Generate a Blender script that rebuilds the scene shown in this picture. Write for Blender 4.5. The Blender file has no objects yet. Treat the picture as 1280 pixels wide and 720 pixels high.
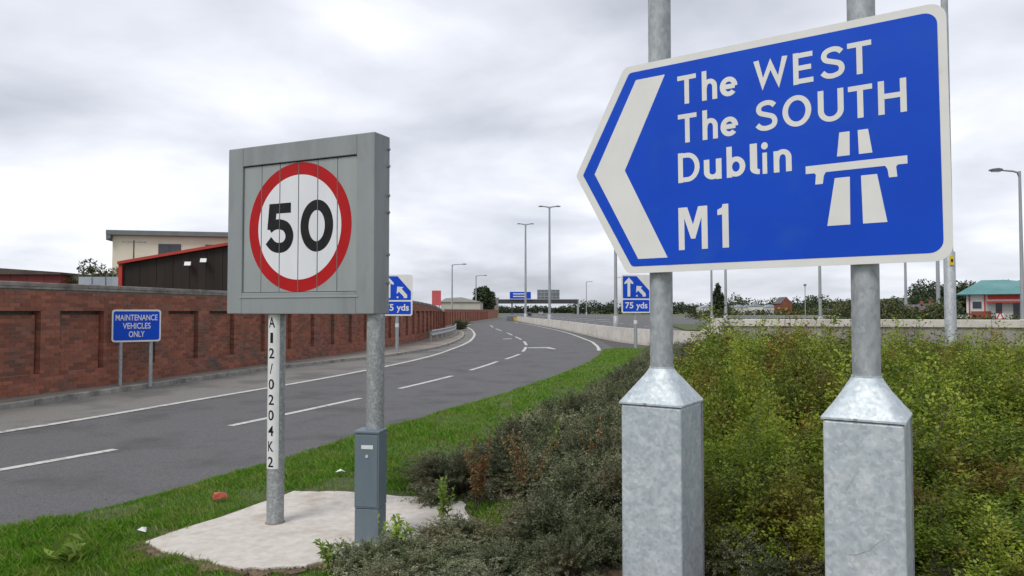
import bpy, bmesh, math, random
import numpy as np
from mathutils import Vector, Matrix
R = math.radians
random.seed(7)
rng = np.random.default_rng(11)
scene = bpy.context.scene
C = scene.collection

# ------------------------------------------------------------------ camera
cam_d = bpy.data.cameras.new('camera')
cam_d.sensor_width = 36.0
cam_d.lens = 25.31
cam_d.clip_start = 0.05
cam_d.clip_end = 6000
cam = bpy.data.objects.new('camera', cam_d)
C.objects.link(cam)
cam.location = (0, 0, 1.6)
cam.rotation_euler = (R(90 + 1.846), 0, 0)
scene.camera = cam

# ------------------------------------------------------------------ light
SUN_EL, SUN_AZ = 52.0, 218.0          # azimuth clockwise from +Y: behind the camera, to the left
world = bpy.data.worlds.new('World')
scene.world = world
world.use_nodes = True
wn, wl = world.node_tree.nodes, world.node_tree.links
wn.clear()
w_out = wn.new('ShaderNodeOutputWorld')
w_bg = wn.new('ShaderNodeBackground')
w_bg.inputs['Strength'].default_value = 0.1
sky = wn.new('ShaderNodeTexSky')
sky.sky_type = 'NISHITA'
sky.sun_disc = False
sky.sun_elevation = R(SUN_EL)
sky.sun_rotation = R(SUN_AZ)
tc = wn.new('ShaderNodeTexCoord')
sep = wn.new('ShaderNodeSeparateXYZ')
wl.new(tc.outputs['Generated'], sep.inputs[0])


def wmath(op, a, b=None, clamp=False):
    n = wn.new('ShaderNodeMath')
    n.operation = op
    n.use_clamp = clamp
    for i, v in enumerate((a, b)):
        if v is None:
            continue
        if isinstance(v, (int, float)):
            n.inputs[i].default_value = v
        else:
            wl.new(v, n.inputs[i])
    return n.outputs[0]


# cloud sheet: direction projected on a flat layer, so that clouds flatten towards the horizon
zz = wmath('ADD', wmath('MAXIMUM', sep.outputs['Z'], 0.0), 0.22)
cx = wmath('DIVIDE', sep.outputs['X'], zz)
cy = wmath('DIVIDE', sep.outputs['Y'], zz)
comb = wn.new('ShaderNodeCombineXYZ')
wl.new(cx, comb.inputs[0])
wl.new(cy, comb.inputs[1])
comb.inputs[2].default_value = 7.9


def wnoise(scale, detail, rough, dist=0.0):
    n = wn.new('ShaderNodeTexNoise')
    n.inputs['Scale'].default_value = scale
    n.inputs['Detail'].default_value = detail
    n.inputs['Roughness'].default_value = rough
    n.inputs['Distortion'].default_value = dist
    wl.new(comb.outputs[0], n.inputs['Vector'])
    return n.outputs['Fac']


n_big = wnoise(0.55, 4.0, 0.50, 0.4)
n_small = wnoise(1.5, 6.0, 0.52, 0.25)
mixn = wmath('ADD', wmath('MULTIPLY', n_big, 0.60), wmath('MULTIPLY', n_small, 0.40))
ramp = wn.new('ShaderNodeValToRGB')
wl.new(mixn, ramp.inputs[0])
cr = ramp.color_ramp
cr.elements[0].position = 0.38
cr.elements[0].color = (0.46, 0.485, 0.545, 1)
cr.elements[1].position = 0.61
cr.elements[1].color = (1.00, 1.01, 1.05, 1)
e = cr.elements.new(0.45)
e.color = (0.60, 0.628, 0.70, 1)
e = cr.elements.new(0.53)
e.color = (0.77, 0.795, 0.87, 1)
cl = wn.new('ShaderNodeMix')
cl.data_type = 'RGBA'
cl.blend_type = 'MULTIPLY'
cl.inputs['Factor'].default_value = 1.0
wl.new(ramp.outputs[0], cl.inputs[6])
cl.inputs[7].default_value = (8.4, 8.4, 8.4, 1)
mx = wn.new('ShaderNodeMix')
mx.data_type = 'RGBA'
mx.inputs['Factor'].default_value = 0.93
wl.new(sky.outputs[0], mx.inputs[6])
wl.new(cl.outputs[2], mx.inputs[7])
wl.new(mx.outputs[2], w_bg.inputs['Color'])
wl.new(w_bg.outputs[0], w_out.inputs['Surface'])

sun_d = bpy.data.lights.new('sun', 'SUN')
sun_d.energy = 1.5
sun_d.angle = R(24)
sun_d.color = (1.0, 0.96, 0.9)
sun = bpy.data.objects.new('sun', sun_d)
C.objects.link(sun)
sdir = Vector((math.sin(R(SUN_AZ)) * math.cos(R(SUN_EL)), math.cos(R(SUN_AZ)) * math.cos(R(SUN_EL)), math.sin(R(SUN_EL))))
sun.rotation_euler = sdir.to_track_quat('Z', 'Y').to_euler()
sun.location = sdir * 60

scene.view_settings.view_transform = 'Standard'
scene.view_settings.look = 'None'
scene.view_settings.exposure = 0.42
scene.view_settings.gamma = 1.0
scene.view_settings.use_curve_mapping = False

# ------------------------------------------------------------------ materials
MATS = {}


def nodes_of(name):
    m = bpy.data.materials.new(name)
    m.use_nodes = True
    nt = m.node_tree
    b = nt.nodes['Principled BSDF']
    return m, nt.nodes, nt.links, b


def mat(name, c1, c2=None, scale=4.0, rough=0.7, metal=0.0, bump=0.0, bscale=40.0, c3=None, scale3=0.6, f3=(0.5, 0.62),
        spec=0.5, detail=6.0, island=0.0, rvar=0.0, coords='pos', stretch=None, lo=0.35, hi=0.65, spangle=0.0):
    """procedural paint: two colours mixed by noise, an optional third colour in larger stains, fine bump"""
    m, n, l, b = nodes_of(name)
    b.inputs['Roughness'].default_value = rough
    b.inputs['Metallic'].default_value = metal
    b.inputs['Specular IOR Level'].default_value = spec
    if coords == 'pos':
        src = n.new('ShaderNodeNewGeometry').outputs['Position']
    else:
        src = n.new('ShaderNodeTexCoord').outputs['Object']
    if stretch:
        mp = n.new('ShaderNodeMapping')
        mp.inputs['Scale'].default_value = stretch
        l.new(src, mp.inputs[0])
        src = mp.outputs[0]

    def noise(s, d=6.0, r=0.6):
        t = n.new('ShaderNodeTexNoise')
        t.inputs['Scale'].default_value = s
        t.inputs['Detail'].default_value = d
        t.inputs['Roughness'].default_value = r
        l.new(src, t.inputs['Vector'])
        return t.outputs['Fac']

    def mixc(fac, a, bb, blend='MIX'):
        x = n.new('ShaderNodeMix')
        x.data_type = 'RGBA'
        x.blend_type = blend
        if isinstance(fac, float):
            x.inputs['Factor'].default_value = fac
        else:
            l.new(fac, x.inputs['Factor'])
        for i, v in ((6, a), (7, bb)):
            if isinstance(v, tuple):
                x.inputs[i].default_value = (*v, 1)
            else:
                l.new(v, x.inputs[i])
        return x.outputs[2]

    def rng_(v, a, bb, o0=0.0, o1=1.0):
        r_ = n.new('ShaderNodeMapRange')
        r_.inputs['From Min'].default_value = a
        r_.inputs['From Max'].default_value = bb
        r_.inputs['To Min'].default_value = o0
        r_.inputs['To Max'].default_value = o1
        l.new(v, r_.inputs['Value'])
        return r_.outputs[0]

    col = c1
    if c2:
        col = mixc(rng_(noise(scale, detail), lo, hi), c1, c2)
    if c3:
        col = mixc(rng_(noise(scale3, 5.0, 0.65), *f3), col, c3)
    if spangle:                                # crystal flakes of hot-dip zinc
        vo = n.new('ShaderNodeTexVoronoi')
        vo.inputs['Scale'].default_value = 55
        l.new(src, vo.inputs['Vector'])
        sx = n.new('ShaderNodeSeparateColor')
        l.new(vo.outputs['Color'], sx.inputs[0])
        hv = n.new('ShaderNodeHueSaturation')
        l.new(rng_(sx.outputs[0], 0, 1, 1 - spangle, 1 + spangle), hv.inputs['Value'])
        l.new(col, hv.inputs['Color'])
        col = hv.outputs[0]
    if island:
        g = n.new('ShaderNodeNewGeometry').outputs['Random Per Island']
        o = n.new('ShaderNodeObjectInfo').outputs['Random']
        a = n.new('ShaderNodeMath')
        a.operation = 'ADD'
        l.new(g, a.inputs[0])
        l.new(o, a.inputs[1])
        fr = n.new('ShaderNodeMath')
        fr.operation = 'FRACT'
        l.new(a.outputs[0], fr.inputs[0])
        hs = n.new('ShaderNodeHueSaturation')
        l.new(rng_(fr.outputs[0], 0, 1, 1 - island, 1 + island), hs.inputs['Value'])
        if isinstance(col, tuple):
            hs.inputs['Color'].default_value = (*col, 1)
        else:
            l.new(col, hs.inputs['Color'])
        col = hs.outputs[0]
    if isinstance(col, tuple):
        b.inputs['Base Color'].default_value = (*col, 1)
    else:
        l.new(col, b.inputs['Base Color'])
    if rvar:
        l.new(rng_(noise(scale * 2.3), 0.3, 0.7, rough - rvar, rough + rvar), b.inputs['Roughness'])
    if bump:
        bp = n.new('ShaderNodeBump')
        bp.inputs['Strength'].default_value = bump
        bp.inputs['Distance'].default_value = 0.01
        l.new(noise(bscale, 8.0, 0.65), bp.inputs['Height'])
        l.new(bp.outputs[0], b.inputs['Normal'])
    MATS[name] = m
    return m


def leaf_mat(name, cols, patch=None, pscale=1.2, trans=0.3, rough=0.55, gain=0.25, tone=False):
    """leaf colours picked per leaf; patches of another colour spread through the bed"""
    m, n, l, b = nodes_of(name)
    g = n.new('ShaderNodeNewGeometry')
    rp = n.new('ShaderNodeValToRGB')
    rp.color_ramp.interpolation = 'LINEAR'
    els = rp.color_ramp.elements
    els[0].position = 0
    els[0].color = (*cols[0], 1)
    els[1].position = 1
    els[1].color = (*cols[-1], 1)
    for i, c in enumerate(cols[1:-1]):
        x = els.new((i + 1) / (len(cols) - 1))
        x.color = (*c, 1)
    if tone:                                   # colour runs shoot by shoot, with some leaf to leaf scatter
        at = n.new('ShaderNodeAttribute')
        at.attribute_name = 'tone'
        a1 = n.new('ShaderNodeMath')
        a1.operation = 'MULTIPLY_ADD'
        a1.inputs[1].default_value = 0.3
        l.new(g.outputs['Random Per Island'], a1.inputs[0])
        a2 = n.new('ShaderNodeMath')
        a2.operation = 'MULTIPLY'
        a2.inputs[1].default_value = 0.7
        l.new(at.outputs['Fac'], a2.inputs[0])
        l.new(a2.outputs[0], a1.inputs[2])
        l.new(a1.outputs[0], rp.inputs[0])
    else:
        l.new(g.outputs['Random Per Island'], rp.inputs[0])
    col = rp.outputs[0]
    if patch:
        t = n.new('ShaderNodeTexNoise')
        t.inputs['Scale'].default_value = pscale
        t.inputs['Detail'].default_value = 3
        l.new(g.outputs['Position'], t.inputs['Vector'])
        mr = n.new('ShaderNodeMapRange')
        mr.inputs['From Min'].default_value = 0.50
        mr.inputs['From Max'].default_value = 0.72
        l.new(t.outputs['Fac'], mr.inputs['Value'])
        x = n.new('ShaderNodeMix')
        x.data_type = 'RGBA'
        l.new(mr.outputs[0], x.inputs['Factor'])
        l.new(col, x.inputs[6])
        x.inputs[7].default_value = (*patch, 1)
        col = x.outputs[2]
    oi = n.new('ShaderNodeObjectInfo')
    mr = n.new('ShaderNodeMapRange')
    mr.inputs['To Min'].default_value = 1 - gain
    mr.inputs['To Max'].default_value = 1 + gain
    l.new(oi.outputs['Random'], mr.inputs['Value'])
    hs = n.new('ShaderNodeHueSaturation')
    l.new(mr.outputs[0], hs.inputs['Value'])
    l.new(col, hs.inputs['Color'])
    l.new(hs.outputs[0], b.inputs['Base Color'])
    b.inputs['Roughness'].default_value = rough
    b.inputs['Specular IOR Level'].default_value = 0.35
    tr = n.new('ShaderNodeBsdfTranslucent')
    l.new(hs.outputs[0], tr.inputs['Color'])
    ms = n.new('ShaderNodeMixShader')
    ms.inputs[0].default_value = trans
    l.new(b.outputs[0], ms.inputs[1])
    l.new(tr.outputs[0], ms.inputs[2])
    l.new(ms.outputs[0], n['Material Output'].inputs['Surface'])
    MATS[name] = m
    return m


mat('asphalt', (0.080, 0.079, 0.082), (0.138, 0.136, 0.138), 55, 0.85, bump=0.6, bscale=110, c3=(0.062, 0.060, 0.061), scale3=0.9, f3=(0.50, 0.74), detail=3.0)
mat('shoulder', (0.155, 0.148, 0.135), (0.215, 0.205, 0.188), 30, 0.9, bump=0.4, bscale=120, c3=(0.12, 0.115, 0.108), scale3=0.7, f3=(0.48, 0.62))
mat('footway', (0.22, 0.185, 0.155), (0.28, 0.245, 0.21), 40, 0.9, bump=0.3, bscale=90, c3=(0.17, 0.15, 0.13), scale3=0.5)
mat('kerb', (0.27, 0.26, 0.235), (0.36, 0.35, 0.32), 9, 0.85, bump=0.3, bscale=70, c3=(0.16, 0.155, 0.135), scale3=1.6, island=0.12)
mat('paint', (0.60, 0.59, 0.55), (0.46, 0.45, 0.43), 14, 0.7, bump=0.2, bscale=140, c3=(0.24, 0.24, 0.235), scale3=7, f3=(0.53, 0.70))
mat('ground', (0.07, 0.10, 0.03), (0.13, 0.13, 0.06), 0.7, 0.95, bump=0.4, bscale=8)
mat('turf', (0.045, 0.075, 0.016), (0.085, 0.10, 0.03), 7, 0.95, bump=0.6, bscale=50, c3=(0.16, 0.125, 0.065), scale3=1.7, f3=(0.60, 0.74))
mat('soil', (0.085, 0.06, 0.04), (0.17, 0.115, 0.075), 22, 0.95, bump=0.9, bscale=45, c3=(0.26, 0.17, 0.11), scale3=5, f3=(0.5, 0.7))
mat('concrete', (0.485, 0.445, 0.395), (0.59, 0.555, 0.505), 14, 0.9, bump=0.25, bscale=140, c3=(0.35, 0.285, 0.22), scale3=2.2, f3=(0.54, 0.76), detail=9.0)
mat('dark_asphalt', (0.060, 0.056, 0.054), (0.095, 0.088, 0.083), 40, 0.9, bump=0.4, bscale=100)
mat('pale_concrete', (0.50, 0.47, 0.42), (0.60, 0.57, 0.52), 3, 0.85, bump=0.2, bscale=30, c3=(0.40, 0.37, 0.33), scale3=0.9, f3=(0.5, 0.7), island=0.06)
mat('old_render', (0.24, 0.22, 0.20), (0.36, 0.33, 0.30), 2.2, 0.9, bump=0.4, bscale=25, c3=(0.15, 0.14, 0.125), scale3=1.1, f3=(0.5, 0.66), island=0.1)
mat('mortar', (0.19, 0.14, 0.11), (0.26, 0.20, 0.165), 12, 0.95, bump=0.3, bscale=80)
mat('brick', (0.325, 0.112, 0.065), (0.235, 0.088, 0.056), 1.6, 0.9, bump=0.5, bscale=60, c3=(0.125, 0.09, 0.07), scale3=1.1, f3=(0.53, 0.72), island=0.28, detail=9.0)
mat('coping', (0.20, 0.18, 0.155), (0.32, 0.295, 0.26), 5, 0.9, bump=0.4, bscale=40, c3=(0.11, 0.10, 0.085), scale3=1.3, f3=(0.5, 0.66), island=0.12)
mat('galv', (0.41, 0.47, 0.51), (0.50, 0.555, 0.59), 22, 0.5, metal=0.2, c3=(0.58, 0.62, 0.645), scale3=9, f3=(0.50, 0.66), rvar=0.1, bump=0.04, bscale=90, lo=0.38, hi=0.62, coords='obj', detail=9.0, spangle=0.13)
mat('galv_post', (0.30, 0.325, 0.34), (0.39, 0.415, 0.43), 24, 0.6, metal=0.3, c3=(0.45, 0.475, 0.49), scale3=9, f3=(0.5, 0.7), rvar=0.06, coords='obj', stretch=(1, 1, 0.6), spangle=0.12)
mat('galv_old', (0.26, 0.275, 0.28), (0.36, 0.375, 0.38), 60, 0.55, metal=0.4, c3=(0.43, 0.45, 0.45), scale3=30, rvar=0.08, coords='obj')
mat('lead_seam', (0.22, 0.23, 0.235), (0.31, 0.32, 0.325), 20, 0.7)
mat('sign_white', (0.74, 0.735, 0.71), (0.68, 0.675, 0.65), 3, 0.5, spec=0.3, rvar=0.06, c3=(0.58, 0.57, 0.53), scale3=6, f3=(0.62, 0.8), coords='obj')
mat('sign_blue', (0.007, 0.072, 0.56), (0.006, 0.060, 0.50), 1.4, 0.48, spec=0.16, rvar=0.05, coords='obj', c3=(0.012, 0.078, 0.49), scale3=3.5, f3=(0.52, 0.7))
mat('sign_back', (0.30, 0.31, 0.31), (0.36, 0.37, 0.37), 5, 0.5, metal=0.3)
mat('cabinet_grey', (0.235, 0.255, 0.262), (0.265, 0.285, 0.292), 5, 0.42, rvar=0.06, c3=(0.21, 0.225, 0.23), scale3=3, coords='obj', stretch=(1, 1, 0.3))
mat('slat_grey', (0.27, 0.295, 0.29), (0.31, 0.335, 0.33), 6, 0.4, coords='obj', stretch=(1, 1, 0.2), rvar=0.06)
mat('dark_gap', (0.02, 0.02, 0.02), rough=0.9)
mat('ring_red', (0.44, 0.012, 0.014), (0.38, 0.010, 0.012), 5, 0.5, spec=0.15, coords='obj')
mat('disc_white', (0.72, 0.73, 0.76), (0.66, 0.67, 0.70), 4, 0.42, coords='obj', stretch=(1, 1, 0.2))
mat('black', (0.012, 0.012, 0.013), (0.02, 0.02, 0.021), 9, 0.6, spec=0.15)
mat('pillar_blue', (0.125, 0.162, 0.192), (0.145, 0.185, 0.215), 6, 0.5, rvar=0.06, c3=(0.18, 0.212, 0.235), scale3=5, f3=(0.58, 0.75), coords='obj', stretch=(1, 1, 0.35))
mat('label_white', (0.72, 0.73, 0.72), (0.64, 0.65, 0.64), 20, 0.5, coords='obj')
mat('cream', (0.74, 0.68, 0.54), (0.68, 0.62, 0.49), 0.9, 0.85, c3=(0.60, 0.54, 0.43), scale3=0.5, f3=(0.55, 0.75), bump=0.1, bscale=20)
mat('fascia_grey', (0.13, 0.15, 0.155), (0.16, 0.18, 0.185), 2, 0.6)
mat('clad_dark', (0.026, 0.020, 0.018), (0.034, 0.026, 0.023), 1.2, 0.7, spec=0.2, stretch=(1, 1, 0.2), island=0.1)
mat('trim_red', (0.45, 0.035, 0.02), (0.38, 0.03, 0.018), 3, 0.5)
mat('maroon', (0.21, 0.035, 0.04), (0.26, 0.05, 0.05), 1, 0.7, island=0.15)
mat('roof_brown', (0.07, 0.05, 0.045), (0.10, 0.075, 0.065), 1.5, 0.85)
mat('shed_blue', (0.29, 0.32, 0.37), (0.36, 0.39, 0.44), 1.5, 0.65, island=0.1)
mat('glass_dark', (0.03, 0.035, 0.05), (0.05, 0.055, 0.075), 1.0, 0.12)
mat('frame_white', (0.6, 0.6, 0.58), rough=0.5)
mat('frame_dark', (0.05, 0.055, 0.075), rough=0.5)
mat('hall_beige', (0.42, 0.40, 0.35), (0.48, 0.455, 0.40), 0.3, 0.8)
mat('hall_roof', (0.33, 0.33, 0.32), (0.40, 0.40, 0.385), 0.3, 0.7)
mat('totem_red', (0.50, 0.07, 0.08), (0.56, 0.11, 0.12), 2, 0.5)
mat('steel_far', (0.30, 0.32, 0.33), (0.38, 0.40, 0.41), 0.5, 0.55, metal=0.3)
mat('gantry_dark', (0.035, 0.036, 0.04), (0.05, 0.05, 0.055), 0.3, 0.6)
mat('sign_far_grey', (0.12, 0.14, 0.155), (0.16, 0.18, 0.195), 0.4, 0.6)
mat('teal_roof', (0.06, 0.20, 0.20), (0.085, 0.245, 0.24), 0.4, 0.5, c3=(0.12, 0.27, 0.27), scale3=0.15, f3=(0.5, 0.7))
mat('teal_dark', (0.05, 0.10, 0.14), rough=0.5)
mat('facade_white', (0.62, 0.62, 0.59), (0.54, 0.54, 0.51), 0.5, 0.7)
mat('brick_far', (0.28, 0.085, 0.055), (0.21, 0.065, 0.045), 1.2, 0.9, island=0.2)
mat('slate', (0.09, 0.085, 0.085), (0.13, 0.12, 0.12), 1, 0.8)
mat('tyre', (0.02, 0.02, 0.02), rough=0.9)
mat('car_dark', (0.03, 0.032, 0.04), rough=0.3)
mat('car_silver', (0.42, 0.43, 0.44), rough=0.35, metal=0.4)
mat('amber', (0.65, 0.33, 0.03), rough=0.5)
mat('yellow_tag', (0.70, 0.50, 0.03), rough=0.5)
mat('bark', (0.085, 0.06, 0.042), (0.13, 0.095, 0.07), 30, 0.9, bump=0.5, bscale=60)
mat('twig', (0.075, 0.055, 0.04), (0.12, 0.085, 0.06), 40, 0.9)
mat('litter_red', (0.55, 0.05, 0.03), (0.62, 0.16, 0.12), 30, 0.45)
mat('litter_white', (0.75, 0.75, 0.72), (0.65, 0.65, 0.62), 30, 0.6)
mat('hill_green', (0.06, 0.085, 0.05), (0.10, 0.115, 0.06), 0.02, 0.95)
leaf_mat('leaf_dark', [(0.050, 0.066, 0.028), (0.092, 0.114, 0.052), (0.158, 0.180, 0.092), (0.235, 0.252, 0.148), (0.35, 0.34, 0.225)], patch=(0.21, 0.185, 0.10), pscale=2.0, trans=0.18, rough=0.55, tone=True)
leaf_mat('leaf_green', [(0.058, 0.090, 0.012), (0.115, 0.172, 0.018), (0.195, 0.275, 0.024), (0.295, 0.37, 0.042), (0.38, 0.44, 0.058)], patch=(0.24, 0.135, 0.032), pscale=1.5, trans=0.35, gain=0.25, tone=True)
leaf_mat('leaf_weed', [(0.12, 0.19, 0.03), (0.20, 0.30, 0.045), (0.29, 0.38, 0.07)], trans=0.3)
leaf_mat('leaf_red', [(0.26, 0.10, 0.04), (0.42, 0.17, 0.07), (0.38, 0.25, 0.09), (0.22, 0.24, 0.06)], trans=0.3)
leaf_mat('leaf_tree', [(0.018, 0.03, 0.014), (0.035, 0.055, 0.022), (0.06, 0.085, 0.03)], trans=0.15, rough=0.6)
leaf_mat('leaf_hedge', [(0.04, 0.055, 0.018), (0.075, 0.095, 0.03), (0.115, 0.125, 0.04)], patch=(0.10, 0.075, 0.03), pscale=0.25, trans=0.15, rough=0.6)
leaf_mat('grass', [(0.060, 0.165, 0.008), (0.095, 0.24, 0.012), (0.135, 0.31, 0.018), (0.18, 0.36, 0.03), (0.13, 0.27, 0.018), (0.34, 0.31, 0.13)], patch=(0.23, 0.30, 0.055), pscale=2.2, trans=0.3, gain=0.0)


# ------------------------------------------------------------------ helpers
def link(o, parent=None, label=None, cat=None, group=None, kind=None):
    C.objects.link(o)
    if parent is not None:
        o.parent = parent
    if label:
        o['label'] = label
    if cat:
        o['category'] = cat
    if group:
        o['group'] = group
    if kind:
        o['kind'] = kind
    return o


def thing(name, label, cat, loc=(0, 0, 0), rz=0.0, group=None):
    o = bpy.data.objects.new(name, None)
    o.empty_display_size = 0.2
    o.location = loc
    o.rotation_euler = (0, 0, rz)
    return link(o, None, label, cat, group)


def copy_tree(o, parent=None, label=None):
    c = o.copy()
    C.objects.link(c)
    if parent is not None:
        c.parent = parent
    if label:
        c['label'] = label
    for ch in list(o.children):
        copy_tree(ch, c)
    return c


class MB:
    """collects shapes into one mesh"""

    def __init__(self):
        self.v, self.f, self.s = [], [], []

    def add(self, vs, fs, smooth=False):
        b = len(self.v)
        self.v += [tuple(p) for p in vs]
        self.f += [tuple(i + b for i in f) for f in fs]
        self.s += [smooth] * len(fs)
        return self

    def box(self, x0, x1, y0, y1, z0, z1):
        return self.add([(x0, y0, z0), (x1, y0, z0), (x1, y1, z0), (x0, y1, z0), (x0, y0, z1), (x1, y0, z1), (x1, y1, z1), (x0, y1, z1)],
                        [(0, 3, 2, 1), (4, 5, 6, 7), (0, 1, 5, 4), (1, 2, 6, 5), (2, 3, 7, 6), (3, 0, 4, 7)])

    def obox(self, c, half, rz=0.0):
        """box about a centre, turned about z"""
        cs, sn = math.cos(rz), math.sin(rz)
        vs = []
        for z in (-1, 1):
            for x, y in ((-1, -1), (1, -1), (1, 1), (-1, 1)):
                px, py = x * half[0], y * half[1]
                vs.append((c[0] + px * cs - py * sn, c[1] + px * sn + py * cs, c[2] + z * half[2]))
        return self.add(vs, [(0, 3, 2, 1), (4, 5, 6, 7), (0, 1, 5, 4), (1, 2, 6, 5), (2, 3, 7, 6), (3, 0, 4, 7)])

    def prism(self, pts, y0, y1):
        """polygon in x-z (counter-clockwise seen from -y) pushed from y0 to y1"""
        n = len(pts)
        vs = [(x, y0, z) for x, z in pts] + [(x, y1, z) for x, z in pts]
        fs = [tuple(range(n)), tuple(range(2 * n - 1, n - 1, -1))]
        fs += [(i, i + n, (i + 1) % n + n, (i + 1) % n) for i in range(n)]
        return self.add(vs, fs)

    def slab(self, pts, z0, z1):
        n = len(pts)
        vs = [(x, y, z0) for x, y in pts] + [(x, y, z1) for x, y in pts]
        fs = [tuple(range(n - 1, -1, -1)), tuple(range(n, 2 * n))]
        fs += [(i, (i + 1) % n, (i + 1) % n + n, i + n) for i in range(n)]
        return self.add(vs, fs)

    def tube(self, pts, rad, seg=12, caps=True):
        """tapered round bar through points"""
        pts = [Vector(p) for p in pts]
        rad = [rad] * len(pts) if isinstance(rad, (int, float)) else rad
        rings = []
        for i, p in enumerate(pts):
            d = (pts[min(i + 1, len(pts) - 1)] - pts[max(i - 1, 0)]).normalized()
            a = d.orthogonal().normalized() if abs(d.z) < 0.99 else Vector((1, 0, 0))
            if abs(d.z) < 0.99:
                a = d.cross(Vector((0, 0, 1))).normalized()
            b = d.cross(a).normalized()
            rings.append([p + (a * math.cos(2 * math.pi * k / seg) + b * math.sin(2 * math.pi * k / seg)) * rad[i] for k in range(seg)])
        vs = [q for r in rings for q in r]
        fs = []
        for i in range(len(pts) - 1):
            for k in range(seg):
                k2 = (k + 1) % seg
                fs.append((i * seg + k, i * seg + k2, (i + 1) * seg + k2, (i + 1) * seg + k))
        self.add(vs, fs, True)
        if caps:
            self.add(rings[0], [tuple(range(seg - 1, -1, -1))])
            self.add(rings[-1], [tuple(range(seg))])
        return self

    def strip(self, A, B):
        """ribbon of quads between two polylines of 3-D points"""
        n = len(A)
        self.add(list(A) + list(B), [(i, i + n, i + n + 1, i + 1) for i in range(n - 1)])
        return self

    def build(self, name, m, parent=None, bevel=0.0, loc=None, rot=None, fixn=True, **kw):
        me = bpy.data.meshes.new(name)
        me.from_pydata(self.v, [], self.f)
        me.polygons.foreach_set('use_smooth', self.s)
        me.materials.append(MATS[m])
        if fixn:
            bm = bmesh.new()
            bm.from_mesh(me)
            bmesh.ops.recalc_face_normals(bm, faces=bm.faces)
            bm.to_mesh(me)
            bm.free()
        o = bpy.data.objects.new(name, me)
        if loc is not None:
            o.location = loc
        if rot is not None:
            o.rotation_euler = rot
        if bevel:
            md = o.modifiers.new('bevel', 'BEVEL')
            md.width = bevel
            md.segments = 2
            md.limit_method = 'ANGLE'
            md.angle_limit = R(40)
        return link(o, parent, **kw)


def round_poly(pts, rads, seg=6):
    """round the corners of a polygon (x, z)"""
    out = []
    n = len(pts)
    for i in range(n):
        p0, p, p1 = Vector(pts[i - 1]), Vector(pts[i]), Vector(pts[(i + 1) % n])
        r = rads[i] if isinstance(rads, (list, tuple)) else rads
        if r <= 0:
            out.append(tuple(p))
            continue
        a, b = (p0 - p).normalized(), (p1 - p).normalized()
        ang = a.angle(b)
        t = r / math.tan(ang / 2)
        c = p + (a + b).normalized() * (r / math.sin(ang / 2))
        s, e2 = p + a * t - c, p + b * t - c
        tot = s.angle(e2)
        sg = 1 if s.x * e2.y - s.y * e2.x > 0 else -1
        for k in range(seg + 1):
            w = sg * tot * k / seg
            out.append((c.x + s.x * math.cos(w) - s.y * math.sin(w), c.y + s.x * math.sin(w) + s.y * math.cos(w)))
    return out


def text_data(s, bold=0.0):
    cu = bpy.data.curves.new('t', 'FONT')
    cu.body = s
    cu.size = 1.0
    cu.offset = bold
    cu.resolution_u = 6
    cu.extrude = 0.5
    o = bpy.data.objects.new('t', cu)
    C.objects.link(o)
    dg = bpy.context.evaluated_depsgraph_get()
    me = bpy.data.meshes.new_from_object(o.evaluated_get(dg))
    bpy.data.objects.remove(o)
    bpy.data.curves.remove(cu)
    v = np.empty(len(me.vertices) * 3)
    me.vertices.foreach_get('co', v)
    f = [tuple(p.vertices) for p in me.polygons]
    bpy.data.meshes.remove(me)
    return v.reshape(-1, 3), f


CAPS = {}


def word(s, x0, x1, z0, cap, y0, thick, m, parent, name='lettering', bold=0.02, box=False):
    """a word fitted to x0..x1 on baseline z0 with capitals of height cap (or, box=True, filling z0..z0+cap)"""
    v, f = text_data(s, bold)
    if box:
        lo, hi = v[:, 1].min(), v[:, 1].max()
    else:
        if bold not in CAPS:
            h, _ = text_data('H', bold)
            CAPS[bold] = (h[:, 1].min(), h[:, 1].max())
        lo, hi = CAPS[bold]
    a, b = v[:, 0].min(), v[:, 0].max()
    w = np.empty_like(v)
    w[:, 0] = x0 + (v[:, 0] - a) / (b - a) * (x1 - x0)
    w[:, 2] = z0 + (v[:, 1] - lo) / (hi - lo) * cap
    w[:, 1] = y0 - (v[:, 2] + 0.5) * thick
    mb = MB().add(w.tolist(), f)
    return mb.build(name, m, parent) if parent is not None or m else (w, f)


def fast_mesh(name, verts, nper, m, quads):
    """mesh of many equal small faces: verts (N*nper, 3), faces index array (M, k)"""
    me = bpy.data.meshes.new(name)
    me.vertices.add(len(verts))
    me.vertices.foreach_set('co', np.ascontiguousarray(verts, dtype=np.float32).ravel())
    k = quads.shape[1]
    me.loops.add(quads.size)
    me.loops.foreach_set('vertex_index', quads.astype(np.int32).ravel())
    me.polygons.add(len(quads))
    me.polygons.foreach_set('loop_start', np.arange(0, quads.size, k, dtype=np.int32))
    me.polygons.foreach_set('loop_total', np.full(len(quads), k, dtype=np.int32))
    me.materials.append(MATS[m])
    me.update(calc_edges=True)
    me.validate()
    return me


def unit(a):
    return a / np.maximum(np.linalg.norm(a, axis=1, keepdims=True), 1e-9)


def leaves(P, D, N, L, W, fold=0.18):
    """one folded four-cornered leaf for each base point"""
    S = unit(np.cross(D, N))
    N2 = np.cross(S, D)
    L = L[:, None]
    W = W[:, None]
    mid = P + D * L * 0.48
    V = np.stack([P, mid + S * W * 0.5 + N2 * W * fold, P + D * L - N2 * L * 0.08, mid - S * W * 0.5 + N2 * W * fold], 1)
    return V.reshape(-1, 3)


def quads_of(n):
    return np.arange(n * 4).reshape(n, 4)


def interp(poly, t):
    ys = [p[1] for p in poly]
    xs = [p[0] for p in poly]
    return np.interp(t, ys, xs)


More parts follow.
